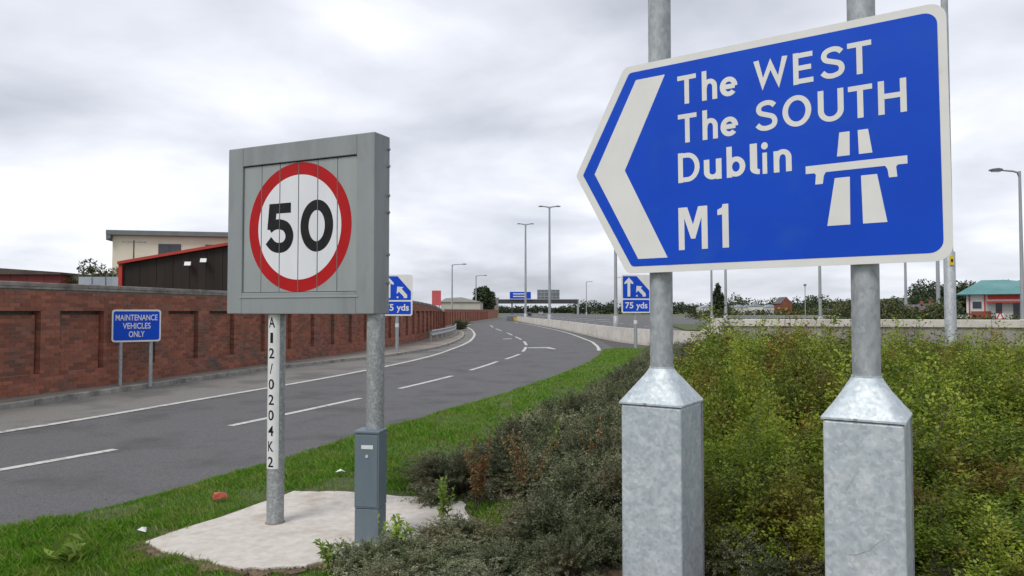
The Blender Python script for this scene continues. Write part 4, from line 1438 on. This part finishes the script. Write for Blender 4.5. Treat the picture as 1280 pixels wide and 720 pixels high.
# terraced houses far on the right and the red gable
def house(label, x, y, w, h, rz, wall_m, roof_m='slate', z=0.0, group=None):
    t = thing('terraced_house', label, 'house', (x, y, z), rz, group)
    MB().box(-w / 2, w / 2, 0, w, -0.5, h).build('wall', wall_m, t)
    rf = MB().add([(-w / 2 - 0.2, -0.2, h + 0.01), (w / 2 + 0.2, -0.2, h + 0.01), (w / 2 + 0.2, w + 0.2, h + 0.01), (-w / 2 - 0.2, w + 0.2, h + 0.01), (-w / 2 - 0.2, w / 2, h + w * 0.36), (w / 2 + 0.2, w / 2, h + w * 0.36)],
                  [(0, 1, 5, 4), (2, 3, 4, 5), (3, 0, 4), (1, 2, 5), (0, 3, 2, 1)]).build('roof', roof_m, t)
    MB().box(w / 2 - 1.0, w / 2 - 0.2, w / 2 - 0.4, w / 2 + 0.4, h + w * 0.2, h + w * 0.36 + 1.1).build('chimney', 'brick_far', rf)
    for sx in (-0.22, 0.22):
        f = MB().box(w * sx - 0.6, w * sx + 0.6, -0.05, -0.002, h - 2.2, h - 0.8).build('window', 'frame_white', t)
        MB().box(w * sx - 0.5, w * sx + 0.5, -0.07, -0.052, h - 2.1, h - 0.9).build('pane', 'glass_dark', f)


t = thing('brick_house', 'far red brick gable house beyond the motorway guard rail', 'house', (96.5, 253, 0))
MB().prism([(-1.9, -0.1), (1.9, -0.1), (1.9, 4.3), (0, 6.3), (-1.9, 4.3)], 0, 7).build('wall', 'brick_far', t)
MB().prism([(-2.1, 4.15), (0, 6.35), (2.1, 4.15), (2.1, 4.4), (0, 6.65), (-2.1, 4.4)], 0.1, 7.2).build('roof', 'slate', t)
hx = [(1038, 384), (1060, 383), (1080, 381), (1100, 380), (1116, 379), (1132, 380), (1148, 379), (1163, 378)]
for i, (px, py) in enumerate(hx):
    Y = 232 + 10 * (i % 3)
    hz = (389 - py) / 900 * Y + 1.6 - 4.6
    house('far terraced house behind the hedge, %s from the left in its row' % ['first', 'second', 'third', 'fourth', 'fifth', 'sixth', 'seventh', 'eighth'][i], (px - 640) / 900 * Y, Y, 5.0, 4.0, R(random.uniform(-14, 14)), ['brick_far', 'facade_white', 'brick_far', 'hall_beige'][i % 4], 'slate', hz - 1.6, 'far terraced houses on the rise')
wh = thing('white_works', 'long low pale works building left of the pointed conifer', 'building', (75, 285, 0), R(-5))
for k in range(5):
    MB().box(k * 6.0, k * 6.0 + 5.8, 0, 12, -0.1, 3.0 + 0.5 * (k % 2)).build('bay', 'facade_white', wh)
    MB().prism([(k * 6.0 - 0.1, 3.02 + 0.5 * (k % 2)), (k * 6.0 + 5.9, 3.02 + 0.5 * (k % 2)), (k * 6.0 + 3, 4.2 + 0.5 * (k % 2))], -0.2, 12.2).build('bay_roof', 'shed_blue', wh)


# ------------------------------------------------------------------ hills
def hill(name, x0, x1, y, hmax, seed, m='hill_green'):
    r = np.random.default_rng(seed)
    xs = np.linspace(x0, x1, 60)
    rows = []
    for q, (dy, k) in enumerate(((0, 0.0), (80, 0.55), (170, 1.0), (330, 0.7), (600, 0.0))):
        z = (np.sin(np.linspace(0, math.pi, 60)) ** 0.7) * hmax * k * (1 + 0.12 * np.interp(np.linspace(0, 1, 60), np.linspace(0, 1, 14), r.normal(size=14)))
        rows.append([(float(a), float(y + dy), float(b) - 0.15) for a, b in zip(xs, z)])
    mb = MB()
    vs_ = [p for row in rows for p in row]
    fs_ = [(q * 60 + i, q * 60 + i + 1, (q + 1) * 60 + i + 1, (q + 1) * 60 + i) for q in range(4) for i in range(59)]
    mb.add(vs_, fs_, True).build(name, m, kind='structure')


hill('hills', 120, 900, 420, 16, 3)
hill('hills_far', -900, 1500, 1600, 9, 5)


# ------------------------------------------------------------------ foliage
def crown_cloud(blobs, per, size, seed, squash=1.0):
    """leaf faces spread through overlapping clumps"""
    r = np.random.default_rng(seed)
    out = []
    for (x, y, z, rad) in blobs:
        n_ = int(per * rad * rad)
        d = unit(r.normal(size=(n_, 3)))
        rr_ = rad * (0.55 + 0.5 * r.random((n_, 1)) ** 0.6)
        P = np.array([x, y, z]) + d * rr_ * np.array([1, 1, squash])
        D = unit(d * 0.5 + r.normal(size=(n_, 3)) * 0.8)
        N = unit(d + r.normal(size=(n_, 3)) * 0.5 + np.array([0, 0, 0.4]))
        L = size * r.uniform(0.6, 1.3, n_)
        out.append(leaves(P, D, N, L, L * r.uniform(0.45, 0.75, n_)))
    return np.concatenate(out)


def tree(name, label, x, y, h, rad, seed, shape='round', m='leaf_tree', leaf=0.28, per=240, group=None, z=-0.1):
    r = random.Random(seed)
    t = thing(name, label, 'tree', (x, y, z), 0, group)
    tr = MB().tube([(0, 0, 0), (0.05 * rad, 0, h * 0.4), (0, 0.03 * rad, h * 0.8)], [0.06 * rad + 0.05, 0.05 * rad + 0.03, 0.02], 8).build('trunk', 'bark', t)
    for k in range(6):
        w = 2 * math.pi * k / 6 + r.uniform(-0.4, 0.4)
        z0 = h * r.uniform(0.25, 0.55)
        MB().tube([(0, 0, z0), (math.cos(w) * rad * 0.4, math.sin(w) * rad * 0.4, z0 + h * 0.15), (math.cos(w) * rad * 0.75, math.sin(w) * rad * 0.75, z0 + h * 0.22)], [0.05, 0.035, 0.012], 6).build('limb', 'bark', tr)
    bl_ = []
    if shape == 'round':
        for k in range(22):
            w = r.uniform(0, 6.28)
            q = rad * r.random() ** 0.5 * 0.75
            zz_ = h * r.uniform(0.28, 0.88)
            lim = math.sqrt(max(0.05, 1 - ((zz_ / h - 0.55) / 0.5) ** 2))
            bl_.append((math.cos(w) * q * lim, math.sin(w) * q * lim, zz_, rad * r.uniform(0.26, 0.42)))
    else:
        for k in range(26):
            f_ = k / 25
            w = r.uniform(0, 6.28)
            q = rad * (1 - f_) * r.uniform(0.3, 0.8)
            bl_.append((math.cos(w) * q, math.sin(w) * q, h * (0.12 + 0.86 * f_), rad * (0.42 * (1 - f_) + 0.12)))
    V = crown_cloud(bl_, per / rad, leaf, seed)
    me = fast_mesh('crown', V, 4, m, quads_of(len(V) // 4))
    link(bpy.data.objects.new('crown', me), t)
    return t


tree('round_tree', 'dense dark round tree at the end of the far brick wall', -6.9, 178, 7.4, 3.0, 21, leaf=0.5, per=900)
tree('conifer', 'pointed dark conifer standing up behind the far guard rail', 75.0, 262, 14.2, 4.6, 22, 'cone', leaf=0.8, per=500, z=-3.0)
tree('leafy_tree', 'leafy green tree showing above the blue grey container', -21.3, 36.6, 4.5, 1.35, 23, leaf=0.16, per=900, m='leaf_hedge')
tree('leafy_tree', 'leafy green tree showing between the container and the dark shed corner', -18.7, 35.5, 4.35, 1.2, 24, leaf=0.14, per=900, m='leaf_hedge')


def belt(name, pts, h, rad, leaf, per, m, seed, label, cat):
    r = random.Random(seed)
    bl_ = []
    for (x, y, k) in pts:
        for q in range(5):
            bl_.append((x + r.uniform(-1, 1) * rad, y + r.uniform(-1, 1) * rad, h * k * r.uniform(0.15, 0.85), rad * r.uniform(0.6, 1.05) * (0.7 + 0.3 * k)))
    V = crown_cloud(bl_, per, leaf, seed, 0.8)
    V[:, 2] = np.maximum(V[:, 2], -0.1)
    me = fast_mesh(name, V, 4, m, quads_of(len(V) // 4))
    link(bpy.data.objects.new(name, me), None, label, cat, None, 'stuff')


rb = random.Random(5)
belt('woodland', [((px - 640) / 900 * Y, Y, rb.uniform(0.75, 1.25)) for px in range(905, 1180, 7) for Y in (300 + rb.uniform(-12, 12),)], 6.6, 2.6, 0.9, 14, 'leaf_tree', 31, 'dark distant woodland edge along the horizon beyond the motorway', 'woodland')
belt('far_woodland', [((px - 640) / 900 * Y, Y, rb.uniform(0.7, 1.2)) for px in range(722, 880, 6) for Y in (430 + rb.uniform(-20, 20),)], 6.5, 3.0, 1.2, 9, 'leaf_tree', 32, 'hazy low tree line on the horizon right of the gantry', 'woodland')
belt('far_trees', [((px - 640) / 900 * Y, Y, rb.uniform(0.6, 1.1)) for px in range(600, 722, 6) for Y in (620 + rb.uniform(-20, 20),)], 4.0, 4.0, 1.6, 6, 'leaf_tree', 33, 'thin dark tree line seen under the gantry', 'woodland')
belt('hedge', [((px - 640) / 900 * Y, Y, rb.uniform(0.8, 1.15) * (1.0 if px < 1190 else 0.45)) for px in range(1050, 1300, 6) for Y in (58 + rb.uniform(-2, 2),)], 2.3 if True else 0, 0.75, 0.22, 220, 'leaf_hedge', 34, 'olive green hedge bank between the parapet and the far buildings', 'hedge')
belt('low_scrub', [((px - 640) / 900 * Y, Y, rb.uniform(0.6, 1.1)) for px in range(868, 1050, 8) for Y in (150 + rb.uniform(-8, 8),)], 2.2, 1.2, 0.4, 60, 'leaf_hedge', 35, 'low green scrub behind the pale motorway guard rail', 'scrub')
belt('hill_trees', [((px - 640) / 900 * Y, Y, rb.uniform(2.2, 2.9)) for px in range(1155, 1330, 6) for Y in (400 + rb.uniform(-15, 15),)], 6.0, 4.0, 1.3, 8, 'leaf_tree', 36, 'dark trees on the rise behind the teal roofed building', 'woodland')


def bush_meshes(kind, seed, R0, H0):
    """one shrub: bent twigs from the root to an uneven dome, leaves set along their outer length"""
    r = np.random.default_rng(seed)
    nt = {'green': 460, 'dark': 600}[kind]
    per = {'green': 44, 'dark': 56}[kind]
    th = r.uniform(0, 2 * math.pi, nt)
    el = np.arcsin(r.random(nt) ** 0.85)
    nc_ = 34 if kind == 'green' else 30          # shoots gather in sprays, with gaps between
    cth, cel = r.uniform(0, 2 * math.pi, nc_), np.arcsin(r.random(nc_) ** 0.85)
    cs_ = r.uniform(0.84, 1.14, nc_)
    pick = r.integers(0, nc_, nt)
    sel = r.random(nt) < 0.8
    th = np.where(sel, cth[pick] + r.normal(size=nt) * 0.15 / np.maximum(0.35, np.cos(cel[pick])), th)
    el = np.clip(np.where(sel, cel[pick] + r.normal(size=nt) * 0.13, el), 0.02, 1.55)
    tone_tw = np.clip(np.where(sel, (r.random(nc_) ** 1.3)[pick], 0.3) + r.normal(size=nt) * 0.13, 0, 1)
    lump = 1 + 0.16 * np.sin(3 * th + r.uniform(0, 6)) + 0.12 * np.sin(5 * th + 4 * el + r.uniform(0, 6)) + r.normal(size=nt) * 0.07
    lump *= np.where(sel, cs_[pick], 0.86)
    end = np.stack([np.cos(th) * np.cos(el) * R0, np.sin(th) * np.cos(el) * R0, np.sin(el) * H0], 1) * lump[:, None]
    end[:, 2] = np.maximum(end[:, 2], 0.03)
    root = np.stack([np.cos(th), np.sin(th), np.zeros(nt)], 1) * (R0 * 0.35 * r.random((nt, 1)))
    if kind == 'green':                        # some shoots stand well clear of the dome
        sh = r.random(nt) < 0.12
        end[sh] *= r.uniform(1.04, 1.15, (int(sh.sum()), 1))
    midp = root * 0.45 + end * 0.55 + np.array([0, 0, 1.0]) * (H0 * (0.10 if kind == 'green' else 0.26))
    if kind == 'dark':
        end = end + r.normal(size=(nt, 3)) * np.array([0.05, 0.05, 0.02])
    t = r.uniform(0.38, 1.0, (nt, per))
    t[:, 0] = 1.0

    def curve(tt):
        return (1 - tt)[..., None] ** 2 * root[:, None] + 2 * (tt * (1 - tt))[..., None] * midp[:, None] + (tt ** 2)[..., None] * end[:, None]
    P = curve(t)
    T = 2 * (1 - t)[..., None] * (midp - root)[:, None] + 2 * t[..., None] * (end - midp)[:, None]
    P, T = P.reshape(-1, 3), unit(T.reshape(-1, 3))
    n_ = len(P)
    rv = r.normal(size=(n_, 3))
    side = unit(np.cross(T, rv))
    if kind == 'green':
        D = unit(T * 0.55 + side * 0.9 + np.array([0, 0, 0.25]))
        L = r.uniform(0.021, 0.047, n_)
        W = L * r.uniform(0.5, 0.68, n_)
        P = P + side * r.uniform(0, 0.05, (n_, 1))
    else:
        D = unit(T * 0.8 + side * 0.75)
        L = r.uniform(0.013, 0.028, n_)
        W = L * r.uniform(0.36, 0.5, n_)
        P = P + side * r.uniform(0, 0.012, (n_, 1))
    N = unit(np.array([0, 0, 0.9]) + r.normal(size=(n_, 3)) * 0.7 + T * 0.1)
    V = leaves(P, D, N, L, W)
    crown = fast_mesh('crown', V, 4, 'leaf_' + kind, quads_of(n_))
    at = crown.attributes.new('tone', 'FLOAT', 'FACE')
    at.data.foreach_set('value', np.repeat(tone_tw, per).astype(np.float32))
    # stems: three-sided bars in four steps
    ts = np.linspace(0, 1, 5)
    nstem = 150 if kind == 'green' else 200
    idx = r.choice(nt, nstem, replace=False)
    vv, ff = [], []
    rad = np.linspace(0.006 if kind == 'green' else 0.004, 0.0012, 5)
    ang = np.array([0, 2.09, 4.19])
    for q in idx:
        c = curve(np.broadcast_to(ts, (nt, 5)))[q] if False else ((1 - ts)[:, None] ** 2 * root[q] + 2 * (ts * (1 - ts))[:, None] * midp[q] + (ts ** 2)[:, None] * end[q])
        b0 = len(vv)
        for k in range(5):
            for a_ in ang:
                vv.append(c[k] + rad[k] * np.array([math.cos(a_), math.sin(a_), 0]))
        for k in range(4):
            for j in range(3):
                ff.append((b0 + k * 3 + j, b0 + k * 3 + (j + 1) % 3, b0 + (k + 1) * 3 + (j + 1) % 3, b0 + (k + 1) * 3 + j))
    stems = fast_mesh('stems', np.array(vv), 4, 'twig', np.array(ff))
    return crown, stems


GREEN = [bush_meshes('green', 100 + k, 0.62, 1.0) for k in range(5)]
DARK = [bush_meshes('dark', 200 + k, 0.46, 0.46) for k in range(5)]


def bush(name, label, group, var, x, y, sx, sz, rz, cat='shrub'):
    t = thing(name, label, cat, (x, y, 0.0), rz, group)
    t.scale = (sx, sx, sz)
    link(bpy.data.objects.new('crown', var[0]), t)
    link(bpy.data.objects.new('stems', var[1]), t)
    return t


rb = random.Random(9)
# dark low shrubs: jittered grid between the verge and the green shrubs
dk = []
y = 3.85
while y < 26:
    stp = 0.50 + 0.018 * y
    xl = interp(BED, y) + 0.30
    xr = 0.27 * y + 0.35 if y > 4.9 else 0.60
    if y > 9:
        xr = xl + 2.3 + 0.03 * y
    x = xl
    while x < xr:
        dk.append((x + rb.uniform(-0.1, 0.1), y + rb.uniform(-0.12, 0.12)))
        x += stp * 1.05
    y += stp * 0.9
for i, (x, y) in enumerate(dk):
    s = rb.uniform(0.85, 1.12) * (1 + 0.012 * y)
    h = rb.uniform(0.85, 1.15) * (0.78 if y < 7.0 else 0.92)
    if x < 0.22 and 5.0 < y < 6.05:
        continue
    if x < 0.2 and y < 5.3:
        h *= 0.5
        s *= 0.78
    if x > 0.42 and y < 4.5:
        continue
    if x > 0.05 and y < 4.5:
        s *= 0.72
    bush('dark_shrub', 'low grey green small leaved shrub between the grass verge and the big sign', 'low grey green shrubs in the verge bed', DARK[i % 5], x, y, s, h, rb.uniform(0, 6.28))
for x, y, s, h in ((0.50, 4.62, 0.6, 0.75), (0.32, 4.30, 0.55, 0.7), (1.30, 4.50, 0.55, 0.6), (1.62, 4.32, 0.55, 0.5), (1.22, 4.75, 0.6, 0.7), (2.45, 4.02, 0.45, 0.5)):
    bush('dark_shrub', 'low grey green small leaved shrub tucked round the casings of the big sign', 'low grey green shrubs round the sign casings', DARK[int(x * 10) % 5], x, y, s, h * 0.9, x * 7)
# taller green shrubs behind and right of the sign posts
gr = [(1.42, 4.72), (1.80, 4.62), (2.62, 4.05), (3.05, 4.25), (2.75, 4.55), (3.45, 4.1)]
y = 5.0
while y < 15:
    stp = 0.58 + 0.036 * y
    x = max(1.25, 0.27 * y + 0.25) + rb.uniform(0, 0.3)
    while x < 0.80 * y + 1.2:
        gr.append((x + rb.uniform(-0.16, 0.16), y + rb.uniform(-0.18, 0.18)))
        x += stp * 1.15
    y += stp
for i, (x, y) in enumerate(gr):
    ht_ = float(np.interp(y, [4.0, 4.8, 6.0, 8.0, 11.0, 15.0], [0.42, 0.52, 0.78, 0.96, 1.07, 0.98])) * rb.uniform(0.86, 1.05)
    ratio = x / y
    ht_ *= float(np.interp(ratio, [0.25, 0.29, 0.42, 0.50, 0.80], [0.92, 1.12, 1.14, 1.03, 0.96]))
    s = rb.uniform(0.85, 1.2) * (0.85 + 0.035 * y) * (0.8 if y < 4.9 else 1.0)
    bush('green_shrub', 'bushy olive green shrub in the mass behind the big sign posts', 'bushy green shrubs behind the sign posts', GREEN[i % 5], x, y, s, ht_, rb.uniform(0, 6.28))
bush('green_shrub', 'small dark bush at the far end of the footway guard rail', None, DARK[1], -4.5, 63.0, 2.0, 1.9, 0.4)


# ------------------------------------------------------------------ weeds
def weed(name, label, x, y, h, n_st, m, leaf, seed, spread=0.4, per=16, cat='weed'):
    r = np.random.default_rng(seed)
    t = thing(name, label, cat, (x, y, 0))
    st = MB()
    Ps, Ds = [], []
    for k in range(n_st):
        w = r.uniform(0, 6.28)
        tip = np.array([math.cos(w) * h * spread * r.random(), math.sin(w) * h * spread * r.random(), h * r.uniform(0.65, 1.0)])
        md = tip * 0.5 + np.array([0, 0, h * 0.08])
        st.tube([(0.02 * math.cos(w), 0.02 * math.sin(w), 0), tuple(md), tuple(tip)], [0.004, 0.003, 0.0015], 5, False)
        for q in r.uniform(0.25, 1.0, per):
            p = (1 - q) ** 2 * np.zeros(3) + 2 * q * (1 - q) * md + q * q * tip
            Ps.append(p)
            d = r.normal(size=3) * 0.8 + np.array([0, 0, 0.5])
            Ds.append(d)
    st.build('stems', 'twig' if m == 'leaf_red' else m, t)
    P = np.array(Ps)
    D = unit(np.array(Ds))
    n_ = len(P)
    L = leaf * r.uniform(0.6, 1.3, n_)
    V = leaves(P, D, unit(r.normal(size=(n_, 3)) * 0.5 + np.array([0, 0, 1.0])), L, L * 0.4)
    link(bpy.data.objects.new('leaves', fast_mesh('leaves', V, 4, m, quads_of(n_))), t)
    return t


weed('dock_weed', 'rusty red dock stalks at the right end of the concrete slab', -0.28, 5.75, 0.62, 10, 'leaf_red', 0.035, 51, 0.25, 60)
weed('dock_weed', 'paler rusty dock stalks rising among the grey shrubs behind the slab', 0.12, 6.1, 0.66, 8, 'leaf_red', 0.03, 52, 0.45, 50)
weed('dock_weed', 'small reddish stalk poking from the grey shrubs left of the big sign post', 0.72, 6.6, 0.66, 4, 'leaf_red', 0.03, 53, 0.2, 40)
weed('tall_weed', 'bright green leafy weed at the slab edge right of the pillar cabinet', -0.50, 5.25, 0.42, 7, 'leaf_weed', 0.05, 54, 0.4, 22)
weed('tall_weed', 'green leafy weed in front of the pillar cabinet base', -0.75, 4.75, 0.26, 10, 'leaf_weed', 0.05, 55, 0.7, 18)
weed('tall_weed', 'green leafy weed at the bottom edge left of the cabinet', -1.12, 4.50, 0.17, 9, 'leaf_weed', 0.05, 56, 0.9, 16)
weed('tall_weed', 'yellow green weed shoots in the grey shrubs beyond the slab', 0.38, 6.9, 0.62, 5, 'leaf_weed', 0.04, 57, 0.3, 20)
bush('dark_shrub', 'low trailing dark shrub spilling over the front edge of the slab', None, DARK[2], -0.55, 4.55, 0.7, 0.38, 1.0)
bush('dark_shrub', 'small dark sprig bush below the pillar cabinet at the picture bottom', None, DARK[3], -0.88, 4.42, 0.55, 0.42, 2.0)
weed('broad_leaf_weed', 'pale broad leaved weed in the near left grass', -2.75, 4.58, 0.12, 9, 'leaf_weed', 0.09, 58, 1.6, 5)

# ------------------------------------------------------------------ litter
lt = thing('litter_packet', 'crushed red packet lying in the grass left of the slab', 'litter', (-2.45, 6.10, 0.03), 0.5)
MB().add([(-0.055, -0.03, 0), (0.06, -0.025, 0.01), (0.05, 0.035, 0.0), (-0.06, 0.03, 0.015), (-0.05, -0.025, 0.045), (0.02, -0.02, 0.055), (0.045, 0.025, 0.035), (-0.045, 0.025, 0.05)],
         [(0, 3, 2, 1), (4, 5, 6, 7), (0, 1, 5, 4), (1, 2, 6, 5), (2, 3, 7, 6), (3, 0, 4, 7)]).build('packet', 'litter_red', lt)
for lab_, x, y in (('white paper scrap in the grass beside the left sign post', -1.66, 7.02), ('tiny white paper scrap in the grass at the near left', -2.62, 5.15)):
    q = thing('paper_scrap', lab_, 'litter', (x, y, 0.045), rb.uniform(0, 3))
    MB().add([(-0.045, -0.025, 0), (0.04, -0.03, 0.012), (0.045, 0.025, 0.0), (-0.03, 0.03, 0.02), (0.0, 0.0, 0.03)], [(0, 1, 4), (1, 2, 4), (2, 3, 4), (3, 0, 4)]).build('scrap', 'litter_white', q)

# ------------------------------------------------------------------ grass
def in_poly(px, py, poly):
    inside = np.zeros(len(px), bool)
    j = len(poly) - 1
    for i in range(len(poly)):
        xi, yi = poly[i]
        xj, yj = poly[j]
        c = ((yi > py) != (yj > py)) & (px < (xj - xi) * (py - yi) / (yj - yi + 1e-12) + xi)
        inside ^= c
        j = i
    return inside


def vnoise(x, y, s, seed):
    r = np.random.default_rng(seed)
    G = r.random((64, 64))
    u, v = (x * s) % 63, (y * s) % 63
    i, j = u.astype(int), v.astype(int)
    a, b = u - i, v - j
    a, b = a * a * (3 - 2 * a), b * b * (3 - 2 * b)
    return G[i, j] * (1 - a) * (1 - b) + G[(i + 1) % 64, j] * a * (1 - b) + G[i, (j + 1) % 64] * (1 - a) * b + G[(i + 1) % 64, (j + 1) % 64] * a * b


def grass(y0, y1, dens, hgt, wid, seed):
    r = np.random.default_rng(seed)
    xe = [float(interp(NEAR, y0)), float(interp(NEAR, y1))]
    xmin, xmax = min(xe) - 0.1, float(interp(BED, y1)) + 0.6
    n_ = int((xmax - xmin) * (y1 - y0) * dens)
    x = r.uniform(xmin, xmax, n_)
    y = r.uniform(y0, y1, n_)
    ny = np.array([p[1] for p in NEAR])
    nx = np.array([p[0] for p in NEAR])
    e_ = np.interp(y, ny, nx)
    wob = (vnoise(x, y, 2.2, 1) - 0.5) * 0.22
    ok = (x > e_ + 0.02 + wob) & (x < np.interp(y, [p[1] for p in BED], [p[0] for p in BED]) + 0.35)
    big = [(cx0 + (p[0] - cx0) * (0.99), cy0 + (p[1] - cy0) * 0.99) for p in SLAB]
    ok &= ~in_poly(x, y, big)
    soilp = in_poly(x, y, sp)
    ok &= ~(soilp & (r.random(n_) < 0.62))
    bare = vnoise(x, y, 1.9, 3)
    ok &= ~((bare > 0.80) & (r.random(n_) < 0.8))
    x, y, e_ = x[ok], y[ok], e_[ok]
    n_ = len(x)
    de = x - e_
    z = np.interp(de, [0.0, 0.1, 0.35], [-0.10, -0.055, -0.006])
    tall = (0.55 + 0.9 * vnoise(x, y, 1.3, 4)) * (0.6 + 0.6 * vnoise(x, y, 6.0, 5))
    tall *= np.interp(de, [0, 0.12, 0.4], [0.5, 0.85, 1.0])
    h = hgt * tall * r.uniform(0.55, 1.25, n_)
    w = r.uniform(0, 2 * math.pi, n_)
    lean = r.uniform(0.15, 0.95, n_) * h
    la = w + r.normal(size=n_) * 0.8
    B = np.stack([x, y, z], 1)
    S = np.stack([np.cos(w), np.sin(w), np.zeros(n_)], 1) * (wid * r.uniform(0.6, 1.3, n_))[:, None]
    Ld = np.stack([-np.sin(la), np.cos(la), np.zeros(n_)], 1)
    M_ = B + Ld * (lean * 0.35)[:, None] + np.array([0, 0, 1.0]) * (h * 0.6)[:, None]
    T_ = B + Ld * lean[:, None] + np.array([0, 0, 1.0]) * h[:, None]
    V = np.stack([B - S, B + S, M_ + S * 0.7, T_], 1)
    return V.reshape(-1, 3)


GV = [grass(3.2, 5.4, 7000, 0.052, 0.0022, 61), grass(5.4, 8.0, 5200, 0.05, 0.0026, 62), grass(8.0, 12.0, 2800, 0.05, 0.0036, 63),
      grass(12.0, 19.0, 1300, 0.05, 0.0055, 64), grass(19.0, 31.0, 700, 0.05, 0.009, 65)]
GVV = np.concatenate(GV)
me = fast_mesh('grass', GVV, 4, 'grass', quads_of(len(GVV) // 4))
link(bpy.data.objects.new('grass', me), None, 'short green grass covering the roadside verge', 'grass', None, 'stuff')

# crumbs of soil and grit along the slab and the road edge
r = np.random.default_rng(77)
gb = MB()
for k in range(900):
    if k < 420:
        i = r.integers(len(sp))
        p = sp[i]
        q = (p[0] + r.normal() * 0.06, p[1] + r.normal() * 0.06)
        z = 0.02
    else:
        p = ed[r.integers(20, min(70, len(ed)))]
        q = (p[0] + r.normal() * 0.12 - 0.05, p[1] + r.normal() * 0.4)
        z = -0.095 if q[0] < interp(NEAR, q[1]) else -0.05
    s = r.uniform(0.003, 0.010)
    vs_ = [(q[0] + s * a * r.uniform(0.6, 1.3), q[1] + s * b * r.uniform(0.6, 1.3), z + s * c * 0.7) for a, b, c in ((1, 0, 0), (-1, 0, 0), (0, 1, 0), (0, -1, 0), (0, 0, 1), (0, 0, -1))]
    gb.add(vs_, [(0, 2, 4), (2, 1, 4), (1, 3, 4), (3, 0, 4), (2, 0, 5), (1, 2, 5), (3, 1, 5), (0, 3, 5)])
gb.build('grit', 'soil', None, fixn=False, label='loose soil crumbs and grit round the slab and along the road edge', cat='grit', kind='stuff')
